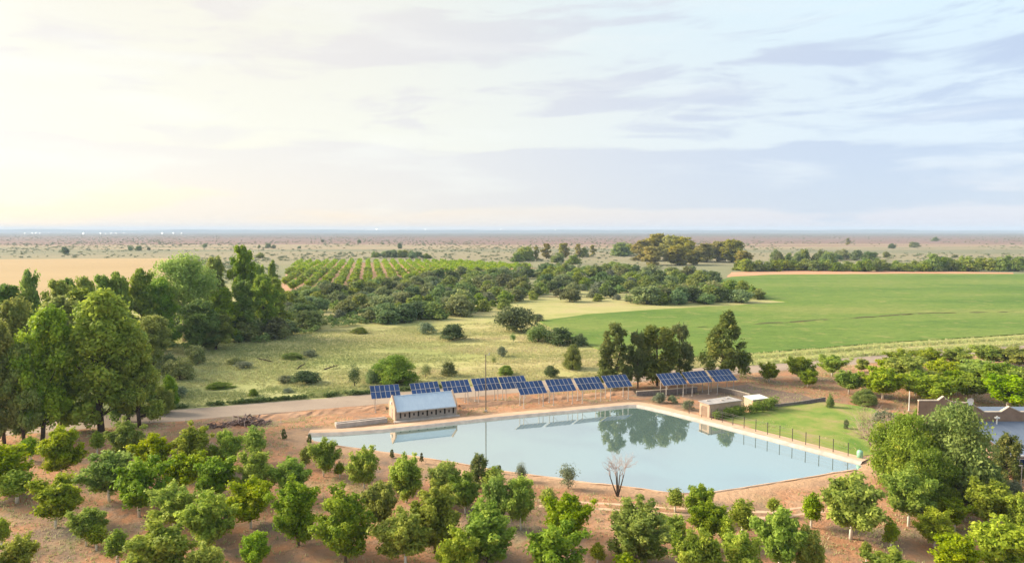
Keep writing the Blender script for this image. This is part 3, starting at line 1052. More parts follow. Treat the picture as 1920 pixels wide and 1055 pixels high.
def put(name, pr, x, y, h, wd, label, cat='tree', group=None, rz=None, z=None):
    """plant a tree at (x, y) with height h and crown width wd"""
    z = hz(x, y) if z is None else z
    rz = RNG.uniform(0, 6.28) if rz is None else rz
    sx, sz = wd / pr['w'], h / pr['h']
    if 'full' in pr:
        o = link(name, pr['full'])
    else:
        o = empty(name)
        link('trunk', pr['trunk'], o)
        link('crown', pr['crown'], o)
    o.location = (x, y, z)
    o.rotation_euler = (RNG.gauss(0, 0.035), RNG.gauss(0, 0.035), rz)
    o.scale = (sx, sx * RNG.uniform(0.85, 1.12), sz)
    tag(o, label, cat, group)
    return o


def plant(name, pr, px, base, top, wpx, label, cat='tree', group=None, rz=None):
    """tree whose foot, top and width the photograph shows at these pixels"""
    g_ = gp(px, base)
    h = top_z(g_.y, top)
    return put(name, pr, g_.x, g_.y, h, wpx * g_.y / FPX, label, cat, group, rz)

# ------------------------------------------------------------------ solar tables
TA = math.atan(0.335)
AX = Vector((math.cos(TA), math.sin(TA), 0))
AN = Vector((-math.sin(TA), math.cos(TA), 0))
MW, MH, GAP = 0.875, 1.78, 0.02
TILT = R(29)
mod_glass = MB().box(-MW / 2 + 0.03, MW / 2 - 0.03, -MH / 2 + 0.03, MH / 2 - 0.03, -0.012, 0.004).mesh('module_glass', M['solar'])
fb = MB()
fb.box(-MW / 2, MW / 2, -MH / 2, -MH / 2 + 0.03, -0.035, 0.012).box(-MW / 2, MW / 2, MH / 2 - 0.03, MH / 2, -0.035, 0.012)
fb.box(-MW / 2, -MW / 2 + 0.03, -MH / 2 + 0.03, MH / 2 - 0.03, -0.035, 0.012).box(MW / 2 - 0.03, MW / 2, -MH / 2 + 0.03, MH / 2 - 0.03, -0.035, 0.012)
mod_frame = fb.mesh('module_frame', M['steel'])
TW = 6 * MW + 5 * GAP
TD = 2 * MH + GAP
Z0 = 2.55                                             # height of the lower panel edge
post_me = {}
for nm, hh in (('front', Z0 - 0.02), ('back', Z0 + 0.74 * TD * math.sin(TILT))):
    post_me[nm] = MB().box(-0.055, 0.055, -0.055, 0.055, -0.5, hh).box(-0.16, 0.16, -0.16, 0.16, -0.02, 0.03).mesh('post', M['steel'])
rail_me = MB().box(-TW / 2 + 0.05, TW / 2 - 0.05, -0.04, 0.04, -0.12, -0.037).mesh('rail', M['steel'])
rafter_me = MB().box(-0.04, 0.04, 0.1, TD - 0.15, -0.22, -0.123).mesh('rafter', M['steel'])


def solar_table(foot, label):
    """foot: ground point below the middle of the lower edge"""
    z = hz(foot.x, foot.y)
    o = empty('solar_table', (foot.x, foot.y, z + RNG.uniform(-0.06, 0.06)), TA + RNG.gauss(0, 0.008))
    o.rotation_euler.y = RNG.gauss(0, 0.006)
    tag(o, label, 'solar panel', 'solar tables in rows beside the pond')
    ct, st = math.cos(TILT), math.sin(TILT)
    for r_ in range(2):
        for c in range(6):
            u = -TW / 2 + MW / 2 + c * (MW + GAP)
            v = MH / 2 + r_ * (MH + GAP)
            p = link('solar_module', mod_frame, o)
            p.location = (u, v * ct, Z0 + v * st)
            p.rotation_euler = (TILT, 0, 0)
            g_ = link('glass', mod_glass, p)
    for v in (MH * 0.3, MH * 0.75, MH * 1.3, MH * 1.75):
        rl = link('rail', rail_me, o)
        rl.location = (0, v * ct, Z0 + v * st)
        rl.rotation_euler = (TILT, 0, 0)
    for u in (-TW * 0.36, TW * 0.36):
        rf = link('rafter', rafter_me, o)
        rf.location = (u, 0, Z0)
        rf.rotation_euler = (TILT, 0, 0)
        a = link('post', post_me['front'], o)
        a.location = (u, 0.32, 0)
        b = link('post', post_me['back'], o)
        b.location = (u, 0.32 + 0.70 * TD * ct, 0)
    br = MB().tube([(-TW * 0.36, 0.32, 1.6), (-TW * 0.36 + 1.2, 0.9, Z0 + 0.2)], 0.03, 4).build('brace', M['steel'], o)
    return o


PITCHX = 5.92
ga0 = gp(982, 767) + AX * (TW * 0.36)
for i, lab in enumerate(['solar table in the front row nearest the mast, overlapping the one behind it', 'second solar table from the left in the front row along the pond',
                         'third solar table from the left in the front row along the pond', 'rightmost solar table of the front row, at the far pond corner']):
    solar_table(ga0 + AX * PITCHX * i - AN * 0.32, lab)
gb0 = gp(877.5, 759) - AX * (TW * 0.36)
for i, lab in ((-2.28, 'solar table standing alone at the far left, behind the pump house'), (-1, 'solar table directly behind the pump house roof, left of a joined pair'),
               (0, 'solar table behind the right end of the pump house'), (1, 'solar table of the back row crossed by the tall thin mast'),
               (1.93, 'solar table at the right end of the back row, half hidden by the front row')):
    solar_table(gb0 + AX * PITCHX * i - AN * 0.32, lab)
gc0 = gp(1249, 746) + AX * (TW * 0.36)
for i, lab in enumerate(['leftmost of the three solar tables standing right of the pond corner', 'middle one of the three solar tables in front of the dark trees',
                         'rightmost solar table, below the tall cone shaped tree']):
    solar_table(gc0 + AX * PITCHX * i * 1.0 - AN * 0.32, lab)

# ------------------------------------------------------------------ pump house
A0 = gp(741, 793)
HA = math.atan(0.40)
ph = empty('pump_house', (A0.x, A0.y, hz(A0.x, A0.y)), HA)
tag(ph, 'small gabled pump house with pale blue metal roof on the pond edge', 'building')
PL, PD, PE, PR = 11.1, 5.0, 1.95, 3.75
T = 0.25
# front wall with thirteen slits: piers and bands around the openings
slits = [(0.95 + i * 0.79, 0.30, (0.74 if i % 2 else 0.50) + 0.06 * math.sin(i * 5.1), (1.22 if i % 2 else 1.52) + 0.05 * math.sin(i * 3.3)) for i in range(13)]
b = MB()
xprev = 0.0
for (sx, sw, z0_, z1_) in slits:
    b.box(xprev, sx - sw / 2, 0, T, -0.4, PE)
    b.box(sx - sw / 2, sx + sw / 2, 0, T, -0.4, z0_)
    b.box(sx - sw / 2, sx + sw / 2, 0, T, z1_, PE)
    xprev = sx + sw / 2
b.box(xprev, PL, 0, T, -0.4, PE)
fwall = b.build('front_wall', M['wall_shade_grey'], ph)
for (sx, sw, z0_, z1_) in slits:
    MB().box(sx - sw / 2, sx + sw / 2, T * 0.55, T * 0.9, z0_, z1_).build('window_slit', M['dark_hole'], fwall)
MB().box(0, PL, PD - T, PD, -0.4, PE).build('back_wall', M['wall_shade_grey'], ph)
for s, x0 in ((0, -0.02), (1, PL - T + 0.02)):
    g_ = MB()
    prof = [(-0.05, -0.4), (PD + 0.05, -0.4), (PD + 0.05, PE + 0.28), (PD / 2, PR + 0.38), (-0.05, PE + 0.28)]
    vs = [(x0, q[0], q[1]) for q in prof] + [(x0 + T, q[0], q[1]) for q in prof]
    g_.add(vs, [(0, 1, 2, 3, 4), (9, 8, 7, 6, 5)] + [(i, (i + 1) % 5, 5 + (i + 1) % 5, 5 + i) for i in range(5)])
    gw = g_.build('gable_wall', M['wall_sun_pink'], ph)
    if s == 0:
        MB().box(x0 - 0.2, x0, PD / 2 - 0.22, PD / 2 + 0.22, 2.45, 2.95).build('lamp_box', M['white'], gw)
        MB().box(x0 - 0.05, x0 - 0.002, PD / 2 - 0.5, PD / 2 + 0.45, 0.0, 1.75).build('door', M['wall_shade_grey'], gw)
for s in (-1, 1):
    r_ = MB()
    ye, yr = (-0.35, PD / 2) if s < 0 else (PD + 0.35, PD / 2)
    ze = PE + (0.35 / (PD / 2)) * -(PR - PE)
    vs = [(T, ye, ze + 0.02), (PL - T, ye, ze + 0.02), (PL - T, yr, PR + 0.02), (T, yr, PR + 0.02), (T, ye, ze + 0.09), (PL - T, ye, ze + 0.09), (PL - T, yr, PR + 0.09), (T, yr, PR + 0.09)]
    r_.add(vs, [(0, 1, 2, 3), (4, 5, 6, 7), (0, 1, 5, 4), (2, 3, 7, 6), (1, 2, 6, 5), (3, 0, 4, 7)])
    rf = r_.build('roof', M['roof_blue'], ph)
MB().tube([(T, PD / 2, PR + 0.1), (PL - T, PD / 2, PR + 0.1)], 0.09, 6).build('ridge_cap', M['roof_blue'], ph)
MB().tube([(T, -0.40, PE - 0.30), (PL - T, -0.40, PE - 0.30)], 0.07, 6).build('gutter', M['steel'], ph)
MB().box(-0.3, PL + 0.3, -0.9, -0.004, -0.4, 0.16).build('plinth', M['concrete'], ph)
# concrete trough wall left of it
tw0, tw1 = gp(633, 805), gp(726, 794)
dv = (tw1 - tw0)
lw = empty('trough_wall', (tw0.x, tw0.y, hz(tw0.x, tw0.y)), math.atan2(dv.y, dv.x))
tag(lw, 'low grey concrete trough wall left of the pump house', 'wall')
MB().box(0, dv.length, -0.18, 0.18, -0.4, 0.75).build('front_face', M['concrete'], lw)
MB().box(0.0, dv.length, 1.0, 1.3, -0.4, 0.7).build('back_face', M['concrete'], lw)
MB().box(-0.25, 0.0, -0.18, 1.3, -0.4, 0.72).build('end_block', M['concrete'], lw)

# mast with a small head
mb_ = gp(911, 774)
mz = hz(mb_.x, mb_.y)
mh = top_z(mb_.y, 664) - mz
ms = empty('mast', (mb_.x, mb_.y, mz))
tag(ms, 'tall thin grey mast between pump house and front solar row', 'mast')
MB().tube([(0, 0, -0.4), (0, 0, mh * 0.5), (0, 0, mh)], [0.12, 0.10, 0.08], 8).build('pole', M['bark'], ms)
MB().tube([(-0.25, 0, mh - 0.2), (0.75, 0, mh - 0.1)], 0.035, 5).build('crossarm', M['steel'], ms)
MB().tube([(0.55, 0, mh - 0.1), (0.7, -0.02, mh + 0.28)], 0.09, 6).build('aerial', M['steel'], ms)
MB().box(-0.25, 0.25, -0.25, 0.25, -0.3, 0.35).build('foot_block', M['concrete'], ms)

# ------------------------------------------------------------------ sheds, yard walls, hedge
def shed(name, quad_px, zr, label, roofmat, wallmat, drop=0.25):
    q = [gp(px, py, zr) for px, py in quad_px]         # roof corners, seen at roof height
    c = sum(q, Vector()) / 4
    loc = Vector((c.x, c.y, hz(c.x, c.y)))
    o = empty(name, loc)
    tag(o, label, 'shed')
    q = [p - loc for p in q]
    q2 = [Vector((p.x * 0.93, p.y * 0.93)) for p in q]
    zz = [zr - 0.06 - loc.z] * 4
    inner = [Vector((p.x * 0.86, p.y * 0.86)) for p in q]
    for i in range(4):
        j = (i + 1) % 4
        MB().prism([q2[i], q2[j], inner[j], inner[i]], -0.4, zr - 0.05).build('wall', wallmat, o)
    r_ = MB().prism([(p.x, p.y) for p in q], [zr - 0.045] * 4, [zr + 0.05] * 4).build('roof', roofmat, o)
    return o, q, q2


s1, q1, q1b = shed('garden_shed', [(1309, 754), (1329, 761), (1392, 753), (1366, 745.5)], 2.45, 'flat roofed pale shed at the lawn corner beside the pond path', M['roof_shed'], M['wall_sun_pink'])
# stones weighing down the roof sheets, a door in the end wall
for (u, v) in ((0.2, 0.3), (0.55, 0.6), (0.8, 0.4)):
    p = q1[0].lerp(q1[1], v).lerp(q1[3].lerp(q1[2], v), u)
    MB().box(p.x - 0.25, p.x + 0.25, p.y - 0.15, p.y + 0.15, 2.502, 2.66).build('roof_stone', M['concrete'], s1)
e0, e1 = q1b[0], q1b[1]
dvec = (e1 - e0).normalized()
nv = Vector((dvec.y, -dvec.x))
pa, pb = e0.lerp(e1, 0.3), e0.lerp(e1, 0.75)
MB().prism([pa + nv * 0.04, pb + nv * 0.04, pb + nv * 0.002, pa + nv * 0.002], 0.0, 1.9).build('door', M['wall_brown'], s1)
shed('store_shed', [(1394, 742), (1411, 749.5), (1442, 746), (1424, 739)], 2.2, 'small white roofed shed behind the hedge', M['white'], M['wall_sun_pink'])


def wall_run(name, pts_px, h, label, mat, cope, cat='wall', th=0.2):
    P = [gp(*p) for p in pts_px]
    o = empty(name, (P[0].x, P[0].y, hz(P[0].x, P[0].y)))
    tag(o, label, cat)
    for i in range(len(P) - 1):
        a, b_ = (P[i] - P[0]).xy, (P[i + 1] - P[0]).xy
        t = (b_ - a).normalized()
        nl = Vector((-t.y, t.x)) * th / 2
        MB().prism([a - nl, b_ - nl, b_ + nl, a + nl], -0.4, h).build('wall_panel', mat, o)
        nl2 = nl * 1.5
        MB().prism([a - nl2, b_ - nl2, b_ + nl2, a + nl2], h + 0.003, h + 0.13).build('coping', cope, o)
    return o


wall_run('yard_wall', [(1193, 744), (1250, 740), (1307, 735)], 0.85, 'low dark yard wall with pale coping below the right hand panels', M['shadecloth'], M['coping'])
wall_run('yard_wall', [(1345, 734), (1380, 741), (1406, 748)], 0.95, 'low dark yard wall with pale coping left of the white roofed shed', M['shadecloth'], M['coping'])
wall_run('lawn_wall', [(1452, 766), (1500, 760), (1547, 752)], 0.7, 'low dark grey wall along the back of the lawn', M['shadecloth'], M['shadecloth'])

# hedge: one clipped row
rng = np.random.default_rng(301)
ha, hb_ = gp(1343, 788), gp(1456, 769)
n_h = 80
tt = rng.random(n_h)
C = np.stack([ha.x + (hb_.x - ha.x) * tt + rng.normal(size=n_h) * 0.3 - ha.x, (hb_.y - ha.y) * tt + rng.normal(size=n_h) * 0.35, 0.45 + rng.random(n_h) * (0.7 + 0.75 * tt)], 1)
RD = np.stack([0.42 + 0.2 * rng.random(n_h)] * 3, 1)
V, F, t = leaves(rng, C, RD, 110, 0.22, 0.12)
hd = empty('hedge', (ha.x, ha.y, 0.3))
tag(hd, 'dense dark green hedge beside the two sheds', 'hedge')
link('crown', np_mesh('hedge_crown', V, F, M['karee'], {'tint': t}), hd)
b = MB()
for i in range(10):
    b.tube([(C[i][0], C[i][1], -0.2), (C[i][0], C[i][1], C[i][2])], [0.05, 0.02], 5)
b.build('stem', M['darkbark'], hd)

# fence on the pond path
FP = [(1292, 775.5), (1315.6, 782), (1334, 787), (1354, 792), (1374, 797), (1395, 803), (1417, 809), (1439, 814.5), (1462, 820.5), (1485.5, 827), (1510.6, 834), (1536, 840.5), (1562, 847.5), (1590, 855)]
fpw = [gp(px, py, 0.35) for px, py in FP]
fn = empty('wire_fence', fpw[0])
tag(fn, 'dark post and wire fence between lawn and pond path', 'fence')
pm = MB().tube([(0, 0, -0.5), (0, 0, 1.95)], 0.055, 6).box(-0.07, 0.07, -0.07, 0.07, 1.951, 2.0).mesh('fence_post', M['darkpost'])
for p in fpw:
    q = link('post', pm, fn)
    q.location = p - fpw[0]
for zz in (0.25, 0.7, 1.15, 1.6, 1.85):
    MB().tube([p - fpw[0] + Vector((0, 0, zz)) for p in fpw], 0.012, 4).build('wire', M['wire'], fn)

# ------------------------------------------------------------------ farm house on the right
hs = empty('farm_house', (66.0, 92.0, 0))
tag(hs, 'brown farmhouse with blue grey metal roof and stepped parapets at the right edge', 'house')
MB().box(0.8, 32, 0, 8, -0.4, 2.95).build('front_wall', M['wall_brown'], hs)
for i, x0 in enumerate((2.0, 8.5, 15.0)):
    wn_ = MB().box(x0, x0 + 1.6, -0.06, -0.003, 0.9, 2.2).build('window', M['white'], hs)
    MB().box(x0 + 0.1, x0 + 0.75, -0.075, -0.062, 1.0, 2.1).build('pane', M['solar'], wn_)
    MB().box(x0 + 0.85, x0 + 1.5, -0.075, -0.062, 1.0, 2.1).build('pane', M['solar'], wn_)
r_ = MB()
r_.add([(0.6, -1.2, 2.96), (32, -1.2, 2.96), (32, 7.98, 5.0), (0.6, 7.98, 5.0), (0.6, -1.2, 3.06), (32, -1.2, 3.06), (32, 7.98, 5.1), (0.6, 7.98, 5.1)],
       [(0, 1, 2, 3), (4, 5, 6, 7), (0, 1, 5, 4), (2, 3, 7, 6), (1, 2, 6, 5), (3, 0, 4, 7)])
r_.build('roof', M['roof_house'], hs)
MB().box(0.6, 32, -1.34, -1.21, 2.86, 3.09).build('fascia', M['white'], hs)


def parapet(pts, y0, y1, name='parapet', mat=None, parent=hs):
    """upright wall slab with a stepped top and a pale coping on it"""
    g_ = MB()
    k_ = len(pts)
    vs = [(p[0], y0, p[1]) for p in pts] + [(p[0], y1, p[1]) for p in pts]
    g_.add(vs, [tuple(range(k_)), tuple(range(2 * k_ - 1, k_ - 1, -1))] + [(i, (i + 1) % k_, k_ + (i + 1) % k_, k_ + i) for i in range(k_)])
    o = g_.build(name, mat or M['wall_brown'], parent)
    up = [p for p in pts if p[1] > 0.5]
    c_ = MB()
    for i in range(len(up) - 1):
        a, b_ = up[i], up[i + 1]
        c_.add([(a[0], y0 - 0.07, a[1] + .003), (b_[0], y0 - 0.07, b_[1] + .003), (b_[0], y1 + 0.07, b_[1] + .003), (a[0], y1 + 0.07, a[1] + .003),
                (a[0], y0 - 0.07, a[1] + .15), (b_[0], y0 - 0.07, b_[1] + .15), (b_[0], y1 + 0.07, b_[1] + .15), (a[0], y1 + 0.07, a[1] + .15)],
               [(0, 1, 2, 3), (4, 5, 6, 7), (0, 1, 5, 4), (2, 3, 7, 6), (1, 2, 6, 5), (3, 0, 4, 7)])
    c_.build('coping', M['coping'], o)
    return o


parapet([(-6.4, -0.4), (32, -0.4), (32, 6.4), (8.6, 6.4), (6.9, 7.2), (5.7, 6.4), (3.3, 6.4), (1.3, 7.7), (-1.5, 7.9), (-2.2, 8.2), (-2.8, 8.7), (-3.6, 8.1), (-6.4, 8.1)], 8.01, 8.3)
MB().box(-2.3, 32, 8.31, 13, -0.4, 5.5).build('rear_block', M['wall_brown'], hs)
r_ = MB()
r_.add([(-2.2, 8.32, 5.55), (32, 8.32, 5.55), (32, 13, 5.9), (-2.2, 13, 5.9), (-2.2, 8.32, 5.65), (32, 8.32, 5.65), (32, 13, 6.0), (-2.2, 13, 6.0)],
       [(0, 1, 2, 3), (4, 5, 6, 7), (0, 1, 5, 4), (2, 3, 7, 6), (1, 2, 6, 5), (3, 0, 4, 7)])
r_.build('rear_roof', M['roof_house'], hs)
MB().tube([(4.6, 7.2, 4.9), (4.6, 7.2, 6.1)], 0.09, 6).box(4.3, 4.95, 7.05, 7.35, 5.75, 5.95).build('roof_vent', M['white'], hs)
# satellite dish on the side wall
dish_c = hs.location + Vector((0.9, 7.75, 8.1))
ds = empty('satellite_dish', dish_c - Vector((0, 0, 0.55)))
tag(ds, 'round white satellite dish on the farmhouse parapet', 'dish')
V, F = [(0, 0.12, 0.55)], []
for i in range(1, 4):
    for j in range(16):
        a = j * math.pi / 8
        rr = 0.55 * i / 3
        V.append((rr * math.cos(a), 0.12 - 0.22 * (i / 3) ** 2, 0.55 + rr * math.sin(a)))
for j in range(16):
    F.append((0, 1 + j, 1 + (j + 1) % 16))
    for i in range(2):
        F.append((1 + i * 16 + j, 1 + (i + 1) * 16 + j, 1 + (i + 1) * 16 + (j + 1) % 16, 1 + i * 16 + (j + 1) % 16))
MB().add(V, F).build('reflector', M['white'], ds, True)
MB().tube([(0, 0.15, 0), (0, 0.15, 0.5)], 0.04, 6).build('bracket', M['steel'], ds)
MB().tube([(0, 0.1, 0.1), (0, -0.4, 0.5)], 0.02, 5).build('feed_arm', M['steel'], ds)
# small things around the yard
wp = gp(1704, 770)
po = empty('white_pole', wp)
tag(po, 'white pole standing on red soil left of the farmhouse', 'pole')
MB().tube([(0, 0, -0.4), (0, 0, top_z(wp.y, 733))], [0.08, 0.06], 8).build('shaft', M['white'], po)
MB().box(-0.15, 0.15, -0.15, 0.15, -0.3, 0.15).build('footing', M['concrete'], po)
gt = gp(1612, 858, 0.3)
tk = empty('water_tank', gt)
tag(tk, 'pale green plastic water tank at the end of the pond path', 'tank')
MB().tube([(0, 0, 0), (0, 0, 0.9), (0, 0, 1.1), (0, 0, 1.2)], [0.42, 0.42, 0.3, 0.12], 16).build('barrel', M['green_plastic'], tk, True)
MB().tube([(0, 0, 1.2), (0, 0, 1.27)], 0.1, 10).build('lid', M['darkpost'], tk)
# slatted gate and lamp pole bottom right
gx = gp(1868, 928)
ga = empty('slatted_gate', gx, R(8))
tag(ga, 'small white slatted gate below the dark hedge at the right edge', 'gate')
for i in range(9):
    MB().box(0.06, 1.0, -0.02, 0.02, 0.15 + i * 0.15, 0.24 + i * 0.15).build('slat', M['white'], ga)
for x0 in (0.0, 1.0):
    MB().box(x0 - 0.06, x0 + 0.06, -0.06, 0.06, -0.3, 1.6).build('gate_post', M['white'], ga)
lp = gp(1913, 932)
lo = empty('garden_post', lp)
tag(lo, 'thin pale garden post at the right picture edge', 'post')
MB().tube([(0, 0, -0.3), (0, 0, 4.0)], 0.05, 6).build('shaft', M['steel'], lo)
MB().box(-0.35, 0.05, -0.08, 0.08, 4.0, 4.1).build('arm', M['steel'], lo)

# ------------------------------------------------------------------ dead trees, piles, fallen wood
def twigs(b, rng, p, dirv, length, rad, depth, spread=0.5, kids=3):
    e = p + dirv * length
    mid = (p + e) / 2 + Vector(rng.normal(size=3)) * length * 0.06
    b.tube([p, mid, e], [rad, rad * 0.8, rad * 0.55], 5 if rad > 0.02 else 3)
    if depth <= 0:
        return
    for _ in range(kids):
        nd = (dirv + Vector(rng.normal(size=3)) * spread).normalized()
        nd.z = abs(nd.z) * 0.8 + 0.1
        twigs(b, rng, e if rng.random() < 0.6 else mid, nd.normalized(), length * rng.uniform(0.55, 0.85), rad * 0.55, depth - 1, spread, kids)


rng = np.random.default_rng(77)
dp = gp(1158, 934)
dt = empty('dead_tree', (dp.x, dp.y, hz(dp.x, dp.y)))
tag(dt, 'leafless twiggy tree standing on the near pond bank', 'tree')
b, c_ = MB(), MB()
for dvx in ((-0.5, 0.1, 0.75), (-0.12, 0.1, 1), (0.12, -0.1, 1), (0.42, 0.05, 0.9), (0.0, 0.3, 0.9)):
    dvv = Vector(dvx).normalized()
    p0 = Vector((0, 0, -0.1))
    p1 = p0 + dvv * 1.1 + Vector((0, 0, 0.3))
    p2 = p1 + Vector((dvv.x * 0.8, dvv.y * 0.8, 1.0))
    b.tube([p0, p1, p2], [0.11, 0.08, 0.05], 6)
    for q in range(3):
        twigs(c_, rng, p1.lerp(p2, 0.5 + 0.25 * q), (dvv + Vector(rng.normal(size=3)) * 0.3).normalized(), 0.95, 0.035, 4 if abs(dvx[0]) < 0.45 else 1, 0.45, 3)
b.build('trunk', M['darkbark'], dt)
dt.scale = (0.95, 0.95, 1.25)
c_.build('crown', M['twig'], dt)
# grey brown half bare shrub by the lawn
dp = gp(1640, 846)
ds_ = empty('bare_shrub', (dp.x, dp.y, 0))
tag(ds_, 'half bare pinkish brown shrub at the lawn edge beside the big green tree', 'shrub')
b = MB()
for i in range(9):
    a = i * 0.7
    twigs(b, rng, Vector((0, 0, 0)), Vector((math.cos(a) * 0.7, math.sin(a) * 0.7, 0.9)).normalized(), 2.6, 0.09, 4, 0.45, 3)
b.build('branches', M['twig'], ds_)
rngb = np.random.default_rng(88)
C = rngb.normal(size=(26, 3)) * np.array([1.7, 1.5, 1.1]) + np.array([-0.2, 0, 4.0])
RD = np.full((26, 3), 0.8)
V, F, t = leaves(rngb, C, RD, 60, 0.22, 0.10, shell=0.2)
link('crown', np_mesh('bare_shrub_crown', V, F, M['dryleaf'], {'tint': t}), ds_)
# brush pile beside the road, fallen branches in the meadow
for (px, py, sc_, lab) in ((462, 795, 1.3, 'dark brown brush pile beside the road left of the pond'), (398, 801, 0.6, 'small grey brush heap at the roadside near the tall trees')):
    dp = gp(px, py)
    pl = empty('brush_pile', dp)
    tag(pl, lab, 'brush pile')
    for nm, cnt, rr, mt in (('heap', 60, 0.10, 'rust'), ('loose_stick', 45, 0.05, 'twig')):
        b = MB()
        for i in range(cnt):
            c0 = Vector((rng.normal() * 1.5, rng.normal() * 0.7, 0)) * sc_
            c0.z = max(0.05, 1.1 * sc_ * math.exp(-(c0.x / 1.7 / sc_) ** 2) * rng.random())
            dv = Vector((rng.normal(), rng.normal() * 0.6, rng.normal() * 0.35)).normalized() * rng.uniform(0.4, 1.1) * sc_
            b.tube([c0 - dv, c0 + Vector(rng.normal(size=3)) * 0.1, c0 + dv], [rr * sc_, rr * sc_, rr * 0.4 * sc_], 5)
        b.build(nm, M[mt], pl)
for (px, py, L, a, lab) in ((497, 678, 4.5, 2.9, 'dark fallen branch lying in the meadow, leftmost of three'), (565, 690, 3.0, 1.2, 'dark broken stump leaning in the meadow above a low bush'),
                            (622, 692, 3.5, 0.4, 'dark fallen branch in the meadow, rightmost of three')):
    dp = gp(px, py)
    fb_ = empty('fallen_branch', dp, a)
    tag(fb_, lab, 'branch')
    b = MB().tube([(-L / 2, 0, 0.1), (0, 0.2, 0.55), (L / 2, 0, 0.9)], [0.16, 0.13, 0.05], 6)
    b.build('log', M['darkbark'], fb_)
    b = MB()
    for i in range(5):
        twigs(b, rng, Vector((-L / 2 + L * (i + 1) / 6, 0.1, 0.4)), Vector((rng.normal() * 0.6, rng.normal(), 0.7)).normalized(), 0.9, 0.05, 1, 0.5, 2)
    b.build('side_branch', M['darkbark'], fb_)

# distant lamps near the horizon
lamp_px = [(47, 437.5), (60, 437), (67, 438), (75, 437.5), (91, 437.5), (116, 437), (126, 436.5), (156, 437.5), (188, 437), (198, 437.5), (208, 437.5), (217, 437.5), (232, 437.5), (248, 437),
           (304, 437), (325, 437), (340, 437), (706, 429.5), (750, 429.5), (762, 430.5), (797, 430.5), (939, 430), (1041, 430.5)]
hd_me = MB().tube([(0, 0, -1.4), (0, 0, -0.5), (0, 0, 0.6), (0, 0, 1.2)], [0.7, 1.6, 1.6, 0.7], 10).mesh('lamp_head', M['lamp'])
for i, (px, py) in enumerate(lamp_px):
    yy = 5200 if px < 400 else 7200
    a_, b_, c_2 = ray(px, py)
    xx = a_ / b_ * yy
    zz = max(12.0, CAM_H + yy * c_2 / b_)
    o = empty('light_mast', (xx, yy, 0))
    tag(o, 'far lamp shining in the settlement on the left horizon' if px < 400 else 'far lamp shining on the horizon above the middle of the plain', 'lamp',
        'lamps of the left settlement' if px < 400 else 'lamps on the middle horizon')
    MB().tube([(0, 0, -1), (0, 0, zz)], 0.35, 5).build('pole', M['steel'], o)
    h_ = link('lamp_head', hd_me, o)
    h_.location = (0, 0, zz)
    h_.scale = (RNG.uniform(0.45, 1.0),) * 3

